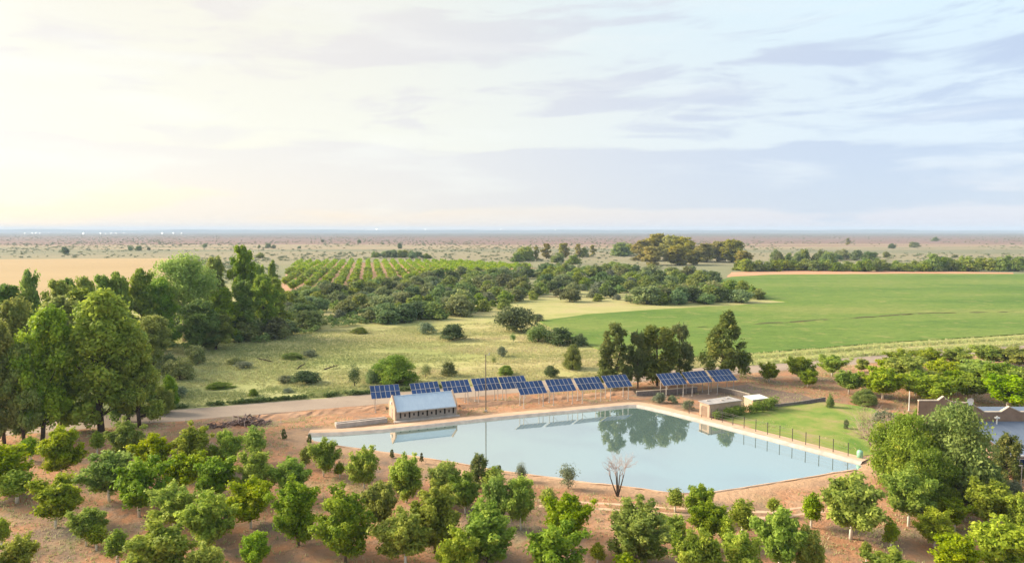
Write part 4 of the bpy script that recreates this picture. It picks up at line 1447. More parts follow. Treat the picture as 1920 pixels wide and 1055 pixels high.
# ------------------------------------------------------------------ near orchard (foot x, foot y, top y, width in photo pixels)
ORCH = [
 (10, 928, 838, 100, 'P', 'bushy orchard tree cut by the left picture edge, below the tall dark trees'),
 (32, 943, 882, 56, 'S', 'small orchard tree just right of the one cut by the left edge'),
 (115, 896, 803, 80, 'P', 'dense orchard tree in front of the tall dark trunks'),
 (58, 864, 819, 34, 'S', 'small sparse orchard tree at the foot of the tall dark trees'),
 (182, 851, 809, 28, 'S', 'little orchard tree with white trunk beside the road at left'),
 (240, 872, 783, 58, 'T', 'narrow orchard tree touching the road edge near the tall trees'),
 (290, 892, 814, 72, 'P', 'orchard tree second back from the road, right of a narrow one'),
 (365, 890, 792, 72, 'T', 'tallest orchard tree of the row along the road'),
 (425, 882, 809, 52, 'P', 'pointed orchard tree below the dark brush pile'),
 (205, 940, 848, 86, 'P', 'wide orchard tree behind a white trunked one at left centre'),
 (261, 968, 862, 90, 'P', 'large round orchard tree with short white trunk, left of centre'),
 (345, 925, 850, 82, 'P', 'broad orchard tree behind the one with a long white trunk'),
 (410, 938, 858, 72, 'P', 'orchard tree in the thick of the left orchard, below the pointed one'),
 (326, 1000, 907, 84, 'P', 'orchard tree with long white trunk showing, lower left'),
 (395, 1030, 924, 98, 'P', 'big bright orchard tree at lower left, nearest to the white trunk'),
 (104, 988, 897, 86, 'P', 'lone orchard tree on bare soil at the left, white trunk visible'),
 (162, 1023, 954, 64, 'P', 'medium orchard tree with forked white trunk at lower left'),
 (181, 1031, 984, 36, 'S', 'small orchard tree leaning on a medium one at lower left'),
 (220, 1055, 992, 46, 'S', 'small upright orchard tree near the bottom edge at left'),
 (300, 1095, 984, 116, 'P', 'wide orchard tree cut by the bottom edge at left'),
 (3, 1026, 972, 34, 'S', 'small orchard tree cut by the lower left picture edge'),
 (40, 1085, 1004, 66, 'P', 'orchard tree in the bottom left corner'),
 (385, 1112, 1019, 74, 'P', 'orchard tree cut by the bottom edge, right of the wide one'),
 (483, 1068, 999, 56, 'P', 'lone orchard tree at the bottom edge on a bare soil gap'),
 (480, 868, 800, 38, 'S', 'slender orchard tree at the yard corner left of the pond tip'),
 (478, 938, 842, 66, 'T', 'upper one of two stacked orchard trees left of the soil gap'),
 (470, 990, 900, 84, 'P', 'lower one of two stacked orchard trees left of the soil gap'),
 (545, 936, 861, 78, 'P', 'orchard tree behind a very tall one, left of the pond'),
 (560, 1022, 893, 86, 'T', 'very tall dark orchard tree standing over bare soil at left centre'),
 (573, 880, 838, 22, 'S', 'tiny orchard sapling left of the first white trunked pond tree'),
 (607, 894, 822, 54, 'P', 'orchard tree with white trunk nearest the left tip of the pond'),
 (637, 896, 867, 20, 'S', 'tiny sapling between the two white trunked pond trees'),
 (683, 915, 840, 62, 'P', 'round orchard tree with long white trunk below the pump house'),
 (762, 942, 852, 76, 'P', 'third white trunked orchard tree along the pond bank'),
 (648, 1054, 907, 104, 'T', 'largest orchard tree of the lower centre with a dark hollow at its foot'),
 (715, 1000, 904, 68, 'P', 'orchard tree squeezed behind the largest lower centre tree'),
 (760, 1068, 963, 98, 'P', 'bright orchard tree at the bottom, right of the largest lower centre tree'),
 (815, 1036, 903, 98, 'T', 'dark orchard tree right of the third white trunked pond tree'),
 (840, 948, 867, 64, 'P', 'orchard tree touching the pond shore left of a grey green conifer'),
 (872, 962, 888, 52, 'P', 'orchard tree directly below the grey green conifer on the shore'),
 (925, 924, 877, 38, 'S', 'small orchard tree right of the grey green conifer'),
 (933, 990, 893, 56, 'P', 'left one of a pair of orchard trees below the mast reflection'),
 (976, 993, 894, 60, 'P', 'right one of a pair of orchard trees below the mast reflection'),
 (915, 1062, 938, 100, 'T', 'big bright orchard tree in the bottom centre'),
 (860, 1098, 996, 78, 'P', 'orchard tree cut by the bottom edge just left of centre'),
 (1030, 959, 917, 34, 'S', 'small orchard tree on the sand left of the dead tree'),
 (1070, 1036, 929, 84, 'P', 'dark sided orchard tree below the round shrub'),
 (1036, 1096, 986, 106, 'P', 'wide orchard tree at the bottom edge just right of centre'),
 (1190, 1058, 933, 112, 'T', 'big cone shaped orchard tree below the dead tree'),
 (1120, 1058, 1017, 28, 'S', 'small bush like tree left of the big cone shaped orchard tree'),
 (1170, 1112, 1038, 50, 'S', 'tree top at the bottom edge below the cone shaped orchard tree'),
 (1266, 963, 919, 34, 'S', 'small rounded orchard tree on the sand at the nearest pond corner'),
 (1314, 978, 914, 50, 'P', 'orchard tree whose top meets the nearest pond corner'),
 (1326, 1018, 941, 64, 'P', 'pale orchard tree in front of the one at the pond corner'),
 (1263, 1027, 966, 50, 'P', 'orchard tree with thin white trunk right of the cone shaped one'),
 (1305, 1112, 992, 90, 'P', 'left one of two orchard trees merging at the bottom edge right of centre'),
 (1385, 1110, 1000, 80, 'P', 'right one of two orchard trees merging at the bottom edge right of centre'),
 (1392, 1004, 935, 40, 'S', 'slim orchard tree on bare soil right of the pond corner'),
 (1362, 1032, 968, 36, 'S', 'dark slim orchard tree left of the slim one on bare soil'),
 (1450, 968, 937, 24, 'S', 'tiny orchard tree on the sand behind a wide bright one at right'),
 (1460, 1082, 954, 92, 'P', 'wide bright orchard tree at lower right of centre'),
 (1520, 1082, 986, 60, 'P', 'darker orchard tree beside the wide bright one at lower right'),
 (1521, 989, 926, 38, 'S', 'slender orchard tree with tall thin white trunk near the shore'),
 (1595, 1010, 897, 120, 'P', 'broad dark orchard tree right of the slender white trunked one'),
 (1703, 986, 882, 86, 'P', 'rounded orchard tree directly below the big dense tree'),
 (1670, 1029, 974, 28, 'S', 'little orchard tree with thin white trunk between two big ones at right'),
 (1624, 1056, 1014, 22, 'S', 'tiny dark sapling at the bottom below the broad orchard tree'),
 (1752, 1026, 958, 70, 'P', 'bright orchard tree right of the little white trunked one'),
 (1786, 1092, 1003, 80, 'P', 'orchard tree at the bottom edge below the bright right hand one'),
 (1670, 1114, 1034, 86, 'P', 'low orchard tree top at the bottom edge at right'),
 (1790, 993, 936, 54, 'P', 'orchard tree in the shade of the big dense tree at right'),
 (1857, 992, 904, 84, 'P', 'orchard tree in front of the slatted gate'),
 (1875, 1078, 972, 104, 'P', 'large orchard tree in the bottom right corner'),
 (1908, 1012, 928, 56, 'P', 'orchard tree cut by the right edge above the corner one'),
]
for i, (px, by, ty, wp_, kd, lab) in enumerate(ORCH):
    src = {'P': PECAN, 'T': PECAN_TALL, 'S': PECAN_SMALL}[kd]
    plant('pecan_tree', src[(i * 5 + px) % len(src)], px, by, ty - (by - ty) * 0.06, wp_ * 1.10, lab, 'tree', 'near orchard trees')
# right hand orchard behind the lawn
ORCH_R = [
 (1441, 716, 679, 30, 'first orchard tree right of the solar tables'), (1500, 712, 668, 42, 'second orchard tree right of the solar tables, by the road'),
 (1514, 726, 694, 26, 'small orchard tree in front of the second one by the road'), (1560, 706, 666, 42, 'third orchard tree along the road right of the panels'),
 (1616, 698, 673, 24, 'small orchard tree on the road edge at right'), (1592, 738, 696, 46, 'lone round orchard tree on the red soil above a dark bush'),
 (1655, 748, 688, 60, 'big orchard tree at the front of the right hand orchard'), (1700, 728, 666, 66, 'orchard tree behind the front one of the right hand orchard'),
 (1716, 742, 694, 40, 'orchard tree right of the front one of the right hand orchard'), (1755, 758, 704, 72, 'orchard tree just above the farmhouse side gable'),
 (1765, 716, 672, 56, 'orchard tree in the second line of the right hand orchard'), (1822, 752, 700, 66, 'orchard tree above the satellite dish'),
 (1828, 714, 674, 62, 'orchard tree in the middle of the right hand orchard'), (1888, 766, 702, 70, 'dark orchard tree behind the farmhouse roof at the right edge'),
 (1690, 694, 656, 44, 'orchard tree against the road in the right hand orchard, leftmost'), (1742, 688, 655, 46, 'orchard tree against the road, left of a yellowish one'),
 (1795, 688, 652, 46, 'yellowish orchard tree against the road at right'), (1850, 684, 648, 50, 'orchard tree hiding a gap of road near the right edge'),
 (1903, 690, 650, 56, 'last orchard tree against the road at the right edge'), (1880, 728, 680, 66, 'orchard tree near the right edge in the middle line'),
 (1668, 712, 672, 46, 'orchard tree standing between the front tree and the road'), (1792, 740, 694, 52, 'orchard tree behind the one above the side gable'),
 (1918, 745, 690, 60, 'orchard tree cut by the right edge behind the farmhouse')]
for i, (px, by, ty, wp_, lab) in enumerate(ORCH_R):
    plant('pecan_tree', PECAN[(i * 5 + 1) % 12], px, by, ty - 2, wp_ * 1.3, lab, 'tree', 'right hand orchard trees')

# small plants along the pond bank
for (px, by, ty, wp_, pr, nm, lab) in [
 (898, 918, 854, 44, CAS[2], 'grey_conifer', 'grey green conifer on the near shore below the mast'),
 (978, 905, 867, 24, SHRUB[0], 'shore_shrub', 'small grey green shrub on the near shore'),
 (1065, 919, 872, 36, SHRUB[1], 'shore_shrub', 'round dark grey green shrub left of the dead tree'),
 (533, 826, 806, 11, CAS[1], 'conifer_sapling', 'tiny brownish conifer sapling left of the pond tip'),
 (580, 834, 816, 10, CAS[1], 'conifer_sapling', 'tiny dark conifer sapling right at the pond tip'),
 (735, 861, 845, 10, CAS[1], 'conifer_sapling', 'tiny dark conifer sapling below the pump house reflection'),
 (790, 872, 851, 8, CAS[3], 'conifer_sapling', 'tiny brown conifer sapling above the third white trunked tree'),
 (937, 890, 874, 9, CAS[3], 'conifer_sapling', 'tiny conifer sapling on the shore right of the grey conifer'),
 (1236, 757, 737, 26, GREYB[0], 'yard_bush', 'small green bush left of the yard below the right hand panels'),
 (1262, 758, 742, 24, GREYB[1], 'yard_bush', 'grey green bush inside the yard below the right hand panels'),
 (1290, 770, 752, 34, GREYB[2], 'yard_bush', 'dull olive bush between yard and flat roofed shed'),
 (1556, 766, 738, 20, THORN[2], 'yard_bush', 'dark bush at the far lawn corner'),
 (1622, 758, 728, 58, KAREE[0], 'yard_bush', 'round dark green bush on red soil above the lawn'),
 (1586, 806, 784, 14, THORN[0], 'yard_bush', 'small dark bush on the lawn left of the bare shrub'),
 (1660, 795, 770, 60, GREYB[0], 'yard_bush', 'bluish green bush behind the bare shrub'),
 (1726, 786, 762, 30, KAREE[1], 'yard_bush', 'yellow green bush left of the farmhouse gable')]:
    plant(nm, pr, px, by, ty, wp_, lab, 'bush' if 'bush' in nm or 'shrub' in nm else 'conifer')
# the big dense tree group by the house
for (px, by, ty, wp_, pr, lab) in [
 (1702, 925, 772, 150, KAREE[0], 'left half of the big dense green tree at the right shore'),
 (1788, 935, 745, 184, KAREE[1], 'right half of the big dense green tree in front of the farmhouse'),
 (1740, 958, 838, 120, KAREE[0], 'lower front part of the dense green thicket by the right shore'),
 (1840, 945, 850, 90, KAREE[1], 'dense green tree beside the slatted gate')]:
    plant('karee_tree', pr, px, by, ty, wp_, lab, 'tree', 'dense trees by the farmhouse')
plant('dark_garden_tree', CAS[2], 1885, 905, 812, 60, 'nearly black garden tree in front of the farmhouse roof', 'tree')
plant('garden_hedge_bush', GREYB[1], 1897, 930, 898, 50, 'bluish bush behind the slatted gate at the right edge', 'bush')

# casuarinas behind the panels
for (px, by, ty, wp_, pr, lab) in [
 (1150, 728, 606, 62, CAS[1], 'loose feathery casuarina, leftmost of the dark trees behind the panels'),
 (1196, 727, 620, 44, CAS[3], 'second casuarina from the left behind the panels'),
 (1232, 723, 608, 78, CAS[2], 'bushy dark casuarina behind the gap between the solar rows'),
 (1274, 718, 606, 58, CAS[3], 'casuarina with a reddish gap in its crown, left of the cone shaped one'),
 (1352, 709, 580, 84, CAS[0], 'tall cone shaped casuarina behind the rightmost panels'),
 (1140, 704, 690, 40, CAS[2], 'low olive regrowth at the foot of the leftmost casuarina')]:
    plant('casuarina_tree', pr, px, by, ty, wp_ * 1.1, lab, 'tree', 'dark trees behind the panels')

# tall gum grove at left
GROVE = [
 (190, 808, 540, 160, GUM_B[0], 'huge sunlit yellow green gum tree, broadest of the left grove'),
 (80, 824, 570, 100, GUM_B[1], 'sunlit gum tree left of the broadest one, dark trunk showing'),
 (45, 829, 640, 74, GUM[2], 'dark gum tree with bare lower trunk near the left edge'),
 (8, 832, 600, 80, GUM[3], 'gum tree cut by the left picture edge'),
 (116, 808, 640, 70, GUM[2], 'dark slim gum tree between the two sunlit ones'),
 (262, 800, 620, 84, GUM[1], 'dark gum tree on the right flank of the broadest one'),
 (240, 790, 600, 90, GUM[3], 'gum tree just behind the broadest one on its right'),
 (35, 760, 556, 80, GUM[0], 'gum tree behind the front row at the left edge'),
 (118, 740, 556, 64, GUM_TALL[0], 'pale gum tree rising between the front row and the far row'),
 (150, 700, 540, 60, GUM_TALL[1], 'gum tree top just left of the broadest crown'),
 (20, 690, 532, 62, GUM_TALL[2], 'gum tree of the far row nearest the left edge'),
 (66, 690, 506, 40, GUM_TALL[0], 'narrow tall gum tree standing above the far row at left'),
 (102, 680, 524, 48, GUM_TALL[1], 'gum tree of the far row right of the narrow tall one'),
 (134, 672, 521, 40, GUM_TALL[2], 'pointed gum tree of the far row against the straw field'),
 (163, 668, 518, 36, GUM_TALL[0], 'small pointed gum tree of the far row against the straw field'),
 (190, 664, 515, 40, GUM_TALL[1], 'brownish gum tree of the far row above the broadest crown'),
 (224, 660, 509, 46, GUM_TALL[2], 'round topped gum tree of the far row above the broadest crown'),
 (264, 655, 504, 48, GUM_TALL[0], 'pointed gum tree of the far row left of the great open one'),
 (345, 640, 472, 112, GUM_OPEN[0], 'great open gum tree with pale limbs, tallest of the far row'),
 (310, 648, 520, 60, GUM[1], 'gum tree below the left shoulder of the great open one'),
 (372, 660, 560, 70, GUM[2], 'shaded gum tree below the great open one'),
 (408, 610, 480, 44, GUM[3], 'dark gum tree with light gaps right of the great open one'),
 (456, 612, 459, 42, GUM_TALL[1], 'tall narrow dark gum tree standing clear of the grove'),
 (430, 640, 538, 46, GUM_TALL[2], 'yellow topped gum tree below the tall narrow one'),
 (462, 636, 526, 40, GUM_TALL[0], 'rounded gum tree right of the yellow topped one'),
 (498, 630, 514, 44, GUM_TALL[1], 'bright gum tree at the right end of the grove'),
 (482, 600, 492, 36, GUM[0], 'small gum tree behind the bright one at the end of the grove'),
 (512, 585, 487, 18, GUM_TALL[2], 'thin pointed gum tree left of the orchard rows'),
 (520, 606, 520, 34, GUM_TALL[0], 'gum tree touching the orchard rows at the end of the grove'),
 (405, 655, 585, 60, GUM[1], 'low gum tree over the dark undergrowth at the meadow edge'),
 (290, 690, 590, 70, GUM[3], 'shaded gum tree right behind the broadest crown'),
 (215, 725, 580, 70, GUM[2], 'gum tree hidden behind the broadest crown')]
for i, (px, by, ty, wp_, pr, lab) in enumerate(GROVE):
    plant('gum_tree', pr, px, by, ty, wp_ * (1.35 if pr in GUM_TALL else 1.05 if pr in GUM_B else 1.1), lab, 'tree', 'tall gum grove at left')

# meadow bushes
MEADOW = [
 (370, 682, 645, 46, THORN[0], 'round green bush alone in the meadow right of the grove'), (337, 712, 668, 60, THORN[2], 'dark bush at the edge of the grove beside the meadow'),
 (320, 760, 700, 40, KAREE[1], 'dark bush at the roadside foot of the grove'), (300, 775, 720, 50, KAREE[0], 'dense bush under the right flank of the grove by the road'),
 (316, 700, 660, 40, THORN[4], 'olive bush between grove and meadow'),
 (447, 642, 616, 26, THORN[1], 'small dark tree left of two at the upper meadow edge'), (535, 637, 608, 24, UPRIGHT[0], 'small upright tree right of two at the upper meadow edge'),
 (742, 718, 662, 98, KAREE[1], 'biggest round bush in the meadow, behind the leftmost panels'), (665, 724, 680, 32, UPRIGHT[1], 'thin upright small tree left of the biggest meadow bush'),
 (798, 708, 680, 24, UPRIGHT[0], 'thin small tree right of the biggest meadow bush'), (842, 705, 677, 40, THORN[3], 'olive bush behind the second solar table'),
 (698, 718, 690, 36, THORN[5], 'low bush touching the biggest meadow bush on its left'),
 (949, 702, 684, 40, KAREE[0], 'low green bush behind the back solar row near the mast'), (1033, 707, 685, 34, THORN[1], 'dark small bush alone behind the front solar row'),
 (1073, 690, 644, 48, KAREE[1], 'dark round bush in the meadow left of the casuarinas'), (968, 622, 572, 84, THORN[0], 'large dark bush where meadow, thicket and crop field meet'),
 (1010, 640, 606, 60, THORN[2], 'dark bush along the near corner of the crop field, left'), (1050, 646, 612, 60, THORN[4], 'dark bush along the near corner of the crop field, middle'),
 (1085, 648, 624, 40, THORN[5], 'dark bush along the near corner of the crop field, right'), (798, 625, 603, 42, GREYB[0], 'grey green bush in the upper meadow'),
 (848, 637, 606, 64, THORN[3], 'wide olive bush in the upper meadow right of the grey one'), (575, 718, 694, 70, THORN[1], 'low spreading dark bush in the middle of the meadow'),
 (535, 716, 703, 40, GREYB[1], 'low flat bush left of the spreading dark one'), (550, 673, 660, 40, KAREE[0], 'flat bright bush behind the fallen branch'),
 (458, 690, 676, 40, GREYB[2], 'flat low bush in the left meadow'), (442, 682, 670, 36, THORN[4], 'flat dull bush in the left meadow below the round one'),
 (410, 727, 716, 50, KAREE[1], 'long flat bush in the left meadow near the road'), (475, 742, 728, 22, KAREE[0], 'little round bush near the road in the left meadow'),
 (540, 735, 727, 26, GREYB[0], 'little flat bush near the road below the spreading one'), (941, 668, 648, 26, GREYB[1], 'small grey bush in the meadow behind the mast'),
 (963, 641, 622, 14, UPRIGHT[1], 'slim sapling below the large dark corner bush'), (925, 682, 668, 12, UPRIGHT[0], 'slim sapling right beside the mast top'),
 (580, 668, 656, 40, GREYB[2], 'greyish bush right of the fallen branch'), (675, 625, 612, 30, KAREE[1], 'small flat green bush high in the meadow'),
 (330, 745, 722, 44, GREYB[1], 'brownish low bush by the road at the foot of the grove'), (1008, 602, 588, 30, GREYB[0], 'grey bush between corner bush and crop field')]
for (px, by, ty, wp_, pr, lab) in MEADOW:
    plant('meadow_bush', pr, px, by, ty, wp_, lab, 'bush', 'bushes of the meadow')

# ------------------------------------------------------------------ thicket in the middle distance
def scatter_px(poly, n_, rng, mind):
    """ground points inside a polygon given in photo pixels, spread with a minimum spacing in metres"""
    G = [tuple(gp(*p).xy) for p in poly]
    xs_, ys_ = [p[0] for p in G], [p[1] for p in G]
    out = []
    tries = 0
    while len(out) < n_ and tries < n_ * 60:
        tries += 1
        q = (rng.uniform(min(xs_), max(xs_)), rng.uniform(min(ys_), max(ys_)))
        if not inside(np.array([q]), G)[0]:
            continue
        if any((q[0] - o_[0]) ** 2 + (q[1] - o_[1]) ** 2 < mind ** 2 for o_ in out):
            continue
        out.append(q)
    return out


trng = random.Random(5)
THICK = [
 # polygon, count, spacing, height range, label, group
 ([(300, 655), (420, 648), (520, 634), (640, 612), (700, 606), (700, 560), (540, 556), (400, 590), (300, 600)], 74, 4.6, (3.5, 7.0),
  'bush in the dark left part of the thicket beside the gum grove', 'left thicket bushes'),
 ([(700, 607), (800, 600), (880, 590), (880, 558), (830, 545), (760, 535), (640, 552), (545, 553), (560, 562), (700, 562)], 96, 5.6, (4.0, 8.5),
  'bush in the middle of the thicket below the distant orchard rows', 'middle thicket bushes'),
 ([(830, 546), (960, 556), (1090, 545), (1230, 545), (1330, 540), (1350, 524), (1300, 515), (1100, 508), (960, 510), (830, 520), (760, 533)], 135, 8.4, (4.5, 9.0),
  'bush in the right part of the thicket beside the crop field', 'right thicket bushes'),
 ([(900, 585), (960, 578), (1060, 568), (1180, 565), (1260, 560), (1240, 545), (1090, 546), (960, 556), (880, 548)], 40, 7.0, (3.0, 6.5),
  'scattered bush on the pale grass between thicket and crop field', 'scattered bushes'),
 ([(1195, 573), (1260, 572), (1420, 567), (1425, 558), (1350, 548), (1280, 553), (1200, 562)], 34, 5.0, (4.5, 8.5),
  'dark bush in the clump jutting into the crop field', 'clump at the crop field'),
]
allb = []
for poly, n_, mind, hr, lab, grp in THICK:
    for (x_, y_) in scatter_px(poly, n_, trng, mind):
        u = trng.random()
        if u < 0.52:
            pr, nm, what = THORN_J[trng.randrange(4)], 'thorn_bush', 'thorn'
        elif u < 0.82:
            pr, nm, what = KAREE_J[trng.randrange(2)], 'green_bush', 'green leafy'
        else:
            pr, nm, what = GREY_J[trng.randrange(2)], 'grey_bush', 'grey green'
        h = trng.uniform(*hr) * (0.8 if what == 'grey green' else 1.0)
        size_w = 'tall ' if h > hr[0] + 0.68 * (hr[1] - hr[0]) else 'low ' if h < hr[0] + 0.3 * (hr[1] - hr[0]) else ''
        put(nm, pr, x_, y_, h, h * trng.uniform(1.3, 1.9), size_w + what + ' ' + lab, 'bush', grp + ', ' + size_w + what, z=0.0)

# tree line beyond the crop field, poplars and other far trees
def line_trees(pts, src, nm, lab, grp, cat='tree'):
    for i, (px, by, ty, wp_) in enumerate(pts):
        plant(nm, src[i % len(src)], px, by, ty, wp_, lab if isinstance(lab, str) else lab[i], cat, grp)


lt = []
x_ = 1385
while x_ < 1935:
    hh = trng.uniform(17, 24) if x_ < 1620 else trng.uniform(16, 26) if x_ < 1740 else trng.uniform(24, 33)
    wv = trng.uniform(26, 40)
    lt.append((x_, trng.uniform(506.5, 509.5), 508 - hh, wv))
    x_ += wv * 0.55
ordn = ['first', 'second', 'third', 'fourth', 'fifth', 'sixth', 'seventh', 'eighth', 'ninth', 'tenth'] + ['%dth' % q if q % 10 not in (1, 2, 3) or q < 20 else '%d%s' % (q, ('st', 'nd', 'rd')[q % 10 - 1]) for q in range(11, 50)]
line_trees(lt, DARKTREE + KAREE_J, 'treeline_tree', [ordn[q] + ' tree from the left in the line along the far crop field edge' for q in range(len(lt))], 'tree line beyond the crop field')
lt = [(trng.uniform(1440, 1560), trng.uniform(493, 500), trng.uniform(466, 476), trng.uniform(22, 36)) for _ in range(12)]
line_trees(lt, DARKTREE + THORN_J, 'treeline_tree', 'tree in the thick patch behind the left half of the tree line', 'patch behind the tree line')
lt = [(1580, 487, 467, 34), (1605, 488, 468, 34), (1630, 489, 471, 34), (1567, 489, 474, 26)]
line_trees(lt, THORN_J, 'treeline_tree', ['grey tree of the isolated clump behind the tree line, second from left', 'grey tree of the isolated clump behind the tree line, third from left',
                                          'grey tree of the isolated clump behind the tree line, rightmost', 'grey tree of the isolated clump behind the tree line, leftmost'], 'isolated clump behind the tree line')
plant('far_tree', THORN_J[0], 1662, 483, 471, 18, 'single dark round tree right of the isolated clump', 'tree')
POPS = [(1205, 489, 450, 44, 'leftmost olive yellow poplar of the big far grove'), (1232, 488, 438, 46, 'tallest olive yellow poplar of the far grove'),
        (1258, 489, 441, 44, 'olive yellow poplar right of the tallest one'), (1282, 490, 444, 42, 'round topped poplar at the right end of the far grove'),
        (1220, 497, 462, 40, 'lower front poplar on the left of the far grove'), (1270, 497, 460, 44, 'lower front poplar on the right of the far grove'),
        (1322, 492, 456, 36, 'greenish poplar right of the big far grove'), (1345, 490, 452, 34, 'pale tall tree between two greenish poplars'), (1372, 491, 449, 40, 'spreading pale tree at the right end of the poplars'),
        (1300, 496, 468, 30, 'small poplar in the gap right of the far grove'), (1392, 494, 470, 30, 'low poplar where the tree line begins')]
for i, (px, by, ty, wp_, lab) in enumerate(POPS):
    plant('poplar_tree', POPLAR[i % 3], px, by, ty, wp_ * 1.15, lab, 'tree', 'far poplar grove')
FART = [(1164, 480, 454, 48, DARKTREE[0], 'dark green round tree left of the big poplar grove'), (1178, 479, 456, 30, DARKTREE[1], 'dark tree wedged between round tree and poplars'),
        (985, 489, 461, 40, DARKTREE[1], 'green tree left of the cypress like ones beyond the thicket'), (1024, 485, 456, 20, SPIRE[0], 'upright square topped tree beyond the thicket'),
        (1052, 483, 456, 14, SPIRE[1], 'left one of two close upright trees beyond the thicket'), (1062, 483, 455, 14, SPIRE[0], 'right one of two close upright trees beyond the thicket'),
        (1083, 482, 457, 13, SPIRE[1], 'pointed upright tree beyond the thicket'), (1094, 482, 464, 22, DARKTREE[0], 'low dark tree right of the pointed upright one'),
        (1112, 481, 459, 12, SPIRE[0], 'lone narrow upright tree left of the round dark one'), (1006, 489, 462, 12, SPIRE[1], 'thin brown tree beside the green one beyond the thicket'),
        (970, 491, 474, 30, KAREE_J[0], 'bushy tree at the left end of the far trees'), (1045, 492, 474, 34, KAREE_J[1], 'bushy tree in front of the two close upright trees'),
        (1075, 495, 477, 34, KAREE_J[0], 'bushy tree in front of the pointed upright one'),
        (122, 477, 462, 20, THORN_J[1], 'flat dark tree alone beyond the straw field'), (245, 470, 461, 10, THORN_J[0], 'small dark tree, left of a pair beyond the straw field'),
        (260, 470, 460, 13, THORN_J[2], 'dark tree, right of a pair beyond the straw field'), (279, 469, 463, 7, THORN_J[0], 'tiny dark tree right of the pair beyond the straw field'),
        (384, 464, 456, 13, THORN_J[1], 'dark tree alone above the great open gum tree'), (503, 465, 456, 14, THORN_J[2], 'dark tree, left of two touching ones on the plain'),
        (513, 466, 458, 10, THORN_J[0], 'dark tree, right of two touching ones on the plain'), (486, 465, 459, 8, THORN_J[1], 'small dark tree left of the two touching ones on the plain'),
        (561, 466, 461, 8, THORN_J[2], 'tiny tree on the plain right of the two touching ones'), (605, 454, 448, 7, THORN_J[0], 'tiny far tree above the orchard rows at left'),
        (674, 456, 448, 7, THORN_J[1], 'tiny far tree above the orchard rows at right'), (750, 466, 456, 10, THORN_J[2], 'small tree rising above the dark clump on the plain'),
        (1590, 459, 446, 9, SPIRE[0], 'lone tiny upright tree on the mauve plain at right'), (1753, 452, 444, 16, KAREE_J[0], 'small green tree on the mauve plain at far right'),
        (1672, 466, 456, 16, THORN_J[1], 'dark tree on the pale plain behind the tree line'), (1715, 464, 453, 20, THORN_J[2], 'brown tree on the pale plain behind the tree line'),
        (1790, 483, 477, 14, THORN_J[0], 'dark flat tree on the plain just above the tree line'), (488, 484, 473, 18, KAREE_J[1], 'green tree on the plain beside the tall narrow gum')]
for (px, by, ty, wp_, pr, lab) in FART:
    plant('far_tree', pr, px, by, ty, wp_, lab, 'tree', 'single far trees')
lt = [(700 + i * 8.5 + trng.uniform(-3, 3), 485 - trng.uniform(0, 3), 467 + trng.uniform(0, 6) + (4 if i in (0, 1, 11, 12) else 0), trng.uniform(14, 24)) for i in range(13)]
line_trees(lt, DARKTREE + THORN_J, 'far_tree', 'tree in the long dark clump on the plain behind the orchard rows', 'dark clump on the plain')

# ------------------------------------------------------------------ distant orchard in rows
p_near, p_far = gp(690, 545), gp(690, 491.5)
row_dir = Vector(((p_far - p_near).x, (p_far - p_near).y)).normalized()
row_n = Vector((row_dir.y, -row_dir.x))
rows = []
for r_ in range(-9, 46):
    for s in range(0, 62):
        q = p_near.xy + row_n * (r_ * 8.2) + row_dir * (s * 6.4)
        rows.append((q.x, q.y, r_))
ORCH_POLY = [tuple(gp(*p).xy) for p in [(528, 550), (545, 545), (640, 546), (760, 530), (850, 512), (960, 507), (1010, 502), (870, 493), (700, 491), (560, 493), (545, 505)]]
arr = np.array([(a, b_) for a, b_, _ in rows])
ins = inside(arr, ORCH_POLY)
sel = [rows[i] for i in range(len(rows)) if ins[i] and trng.random() > 0.04]
sel.sort(key=lambda q: q[1])
IND = sel[:250]
row_no = {r_: q for q, r_ in enumerate(sorted({s_[2] for s_ in sel}))}
for (x_, y_, r_) in IND:
    h = trng.uniform(4.2, 5.8)
    put('orchard_tree', ORCH_J[trng.randrange(3)], x_ + trng.uniform(-.4, .4), y_ + trng.uniform(-.4, .4), h, h * trng.uniform(0.95, 1.2),
        'small tree in the %s row from the left of the distant orchard' % ordn[row_no[r_]], 'tree', 'distant orchard rows', z=0.0)


def mass(name, pts, mat, label, rng, per, leaf, cl):
    """many far crowns in one mesh; pts (x, y, h, w)"""
    Vs, Fs, Ts, o_ = [], [], [], 0
    tpl = []
    for s in range(4):
        r2 = np.random.default_rng(900 + s)
        c = unit(r2.normal(size=(cl, 3))) * 0.33 * (0.5 + 0.6 * r2.random((cl, 1)))
        c[:, 2] = np.abs(c[:, 2]) * 1.4 + 0.28
        rd = np.full((cl, 3), 0.20)
        tpl.append(leaves(r2, c, rd, per, *leaf, shell=0.4))
    for i, (x_, y_, h, wd) in enumerate(pts):
        V, F, t = tpl[i % 4]
        a = rng.random() * 6.28
        ca, sa = math.cos(a), math.sin(a)
        W_ = np.stack([(V[:, 0] * ca - V[:, 1] * sa) * wd + x_, (V[:, 0] * sa + V[:, 1] * ca) * wd + y_, V[:, 2] * h], 1)
        Vs.append(W_)
        Fs.append(F + o_)
        Ts.append(np.clip(t * 0.6 + 0.4 * rng.random(), 0, 1))
        o_ += len(V)
    o = link(name, np_mesh(name, np.concatenate(Vs), np.concatenate(Fs), mat, {'tint': np.concatenate(Ts)}))
    tag(o, label, kind='stuff')
    return o


REST = [(q[0], q[1], trng.uniform(4.2, 5.8), trng.uniform(5.0, 6.6)) for q in sel[250:]]
mass('orchard_foliage', REST, M['pecan'], 'far rows of the distant orchard reading as one green mass', trng, 7, (0.24, 0.15), 7)
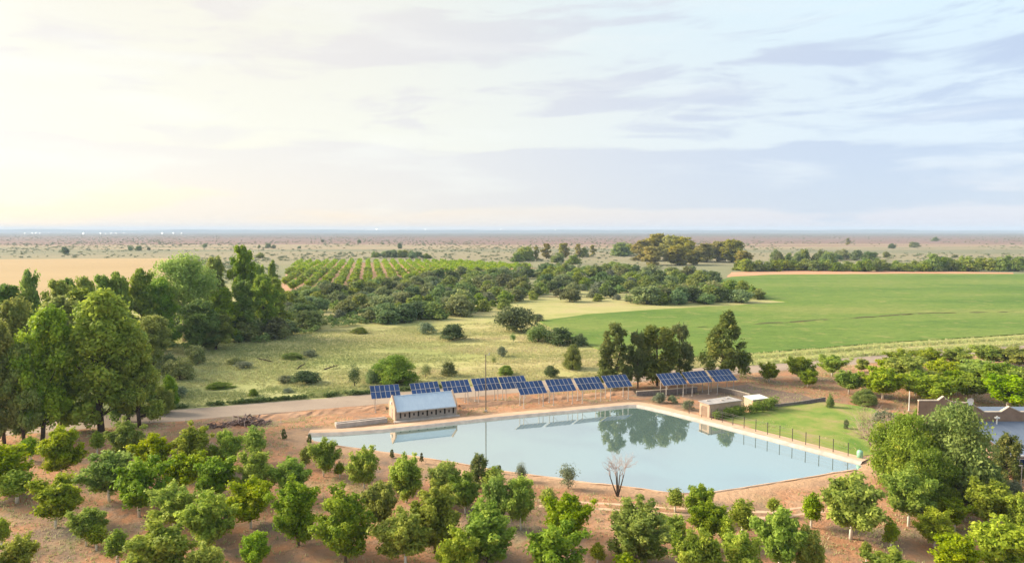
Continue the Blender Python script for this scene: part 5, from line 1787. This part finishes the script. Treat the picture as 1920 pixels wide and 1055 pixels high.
# low scrub of the far plain, undergrowth of the thicket
SCR = []
for i in range(15000):
    yy = math.exp(trng.uniform(math.log(430), math.log(5200)))
    xx = trng.uniform(-0.85, 0.85) * yy
    px = 960 + FPX * xx / yy
    py = 432 + FPX * CAM_H / yy
    if py > 484 and px < 345:
        continue
    if py > 489 and 520 < px < 1020:
        continue
    if py > 505 and px > 1340:
        continue
    if fbm(np.array([xx * 0.004]), np.array([yy * 0.0016]), 31)[0] < trng.uniform(0.28, 0.6):
        continue
    h = trng.uniform(0.9, 3.0) * (1.25 if yy > 1500 else 1)
    SCR.append((xx, yy, h, h * trng.uniform(1.5, 3.2)))
mass('plain_scrub', SCR, M['greybush'], 'low scrub dotted over the far plain', trng, 5, (0.34, 0.22), 5)
UND = []
for poly, n_, mind in (([(290, 662), (420, 652), (520, 638), (640, 614), (780, 603), (880, 592), (880, 560), (830, 546), (740, 538), (640, 553), (540, 556), (400, 600), (290, 610)], 420, 1.6),
                       ([(830, 548), (960, 558), (1090, 547), (1230, 547), (1330, 541), (1350, 524), (1300, 513), (1100, 506), (960, 508), (830, 520), (760, 533)], 420, 2.0)):
    for (x_, y_) in scatter_px(poly, n_, trng, mind):
        h = trng.uniform(1.4, 3.6)
        UND.append((x_, y_, h, h * trng.uniform(1.4, 2.4)))
mass('undergrowth', UND, M['thorn'], 'dense low undergrowth between the thicket bushes', trng, 14, (0.20, 0.12), 7)

# ------------------------------------------------------------------ grass tufts
def tufts(name, pts, label, blades=5, mat=None):
    """pts array of x, y, height, tint"""
    P = np.array(pts)
    K = len(P)
    r2 = np.random.default_rng(4)
    Vs, Ts = [], []
    for j in range(blades):
        a = r2.random(K) * 6.28
        lean = P[:, 2] * (0.15 + 0.5 * r2.random(K))
        wd = P[:, 2] * (0.16 + 0.14 * r2.random(K))
        bx, by = P[:, 0] + r2.normal(size=K) * 0.14, P[:, 1] + r2.normal(size=K) * 0.14
        z0 = P[:, 4]
        hx_, hy_ = -np.sin(a) * wd, np.cos(a) * wd
        tri = np.stack([np.stack([bx - hx_, by - hy_, z0 - 0.03], 1), np.stack([bx + hx_, by + hy_, z0 - 0.03], 1),
                        np.stack([bx + np.cos(a) * lean, by + np.sin(a) * lean, z0 + P[:, 2] * (0.75 + 0.4 * r2.random(K))], 1)], 1)
        Vs.append(tri.reshape(-1, 3))
        Ts.append(np.repeat(np.clip(P[:, 3] + r2.normal(size=K) * 0.06, 0, 1), 3))
    V = np.concatenate(Vs)
    F = np.arange(len(V)).reshape(-1, 3)
    o = link(name, np_mesh(name, V, F, mat or M['grass'], {'tint': np.concatenate(Ts)}))
    tag(o, label, kind='stuff')
    return o


r3 = np.random.default_rng(12)
N0 = 85000
sx_ = r3.uniform(-95, 70, N0)
off = 4.6 + (r3.random(N0) ** 1.3) * 95
X = ROAD_A.x + ROAD_DIR.x * (sx_ + 90) + ROAD_N.x * off
Y = ROAD_A.y + ROAD_DIR.y * (sx_ + 90) + ROAD_N.y * off
dens = fbm(X * 0.09, Y * 0.16, 8)
crop_in = inside(np.stack([X, Y], 1), [tuple(gp(*p).xy) for p in CROP_PX])
keep = (dens > 0.22 + 0.24 * r3.random(N0)) & ~crop_in
X, Y, dens, off = X[keep], Y[keep], dens[keep], off[keep]
tint = np.clip(0.15 + 0.75 * fbm(X * 0.045, Y * 0.1, 15) + 0.12 * r3.normal(size=len(X)) - 0.25 * sstep(-X, 0, 45), 0, 1)
hh = 0.18 + 0.42 * dens * r3.random(len(X))
tufts('meadow_grass', np.stack([X, Y, hh, tint, np.zeros(len(X))], 1), 'yellow green grass of the meadow')
# dark weeds along the far road edge
N1 = 3800
sx_ = r3.uniform(-10, 75, N1)
off = 4.5 + np.abs(r3.normal(size=N1)) * 0.55
X = ROAD_A.x + ROAD_DIR.x * sx_ + ROAD_N.x * off
Y = ROAD_A.y + ROAD_DIR.y * sx_ + ROAD_N.y * off
pts = []
for i in range(N1):
    if fbm(np.array([X[i] * 0.35]), np.array([Y[i] * 0.35]), 3)[0] > 0.36:
        pts.append((X[i], Y[i], r3.uniform(0.5, 1.1), r3.uniform(0.7, 1.5)))
mass('roadside_weeds', pts[:900], M['thorn'], 'dark weeds along the far edge of the road', trng, 9, (0.2, 0.12), 6)
# grass on the two banks and sparse weeds on the orchard floor
pts = []
for pa in ([(1392, 671), (1500, 663), (1660, 649), (1921, 633.5)], [(1392, 682), (1500, 675), (1660, 661), (1921, 644)]):
    q = densify([gp(*p).xy for p in pa], 1.0, False)
    for c in q:
        for _ in range(26):
            dx_, dy_ = r3.normal() * 1.1, r3.normal() * 1.1
            pts.append((c.x + dx_, c.y + dy_, r3.uniform(0.35, 0.7), r3.uniform(0.15, 0.55), 0.25))
tufts('bank_grass', pts, 'tall pale grass on the banks beside the crop field', 4)
N2 = 70000
X, Y = r3.uniform(-85, 110, N2), r3.uniform(60, 175, N2)
ok = (road_side(X, Y) < -5.5)
X, Y = X[ok], Y[ok]
ps_ = pond_sd(np.stack([X, Y], 1))
dn = fbm(X * 0.13, Y * 0.13, 21)
ok = (ps_ > 4.0) & (dn > 0.42 + 0.25 * r3.random(len(X)))
X, Y = X[ok], Y[ok]
tufts('orchard_weeds', np.stack([X, Y, r3.uniform(0.10, 0.34, len(X)), np.clip(r3.normal(0.45, 0.25, len(X)), 0, 1), heights(X, Y)], 1), 'sparse weeds on the orchard soil', 4)
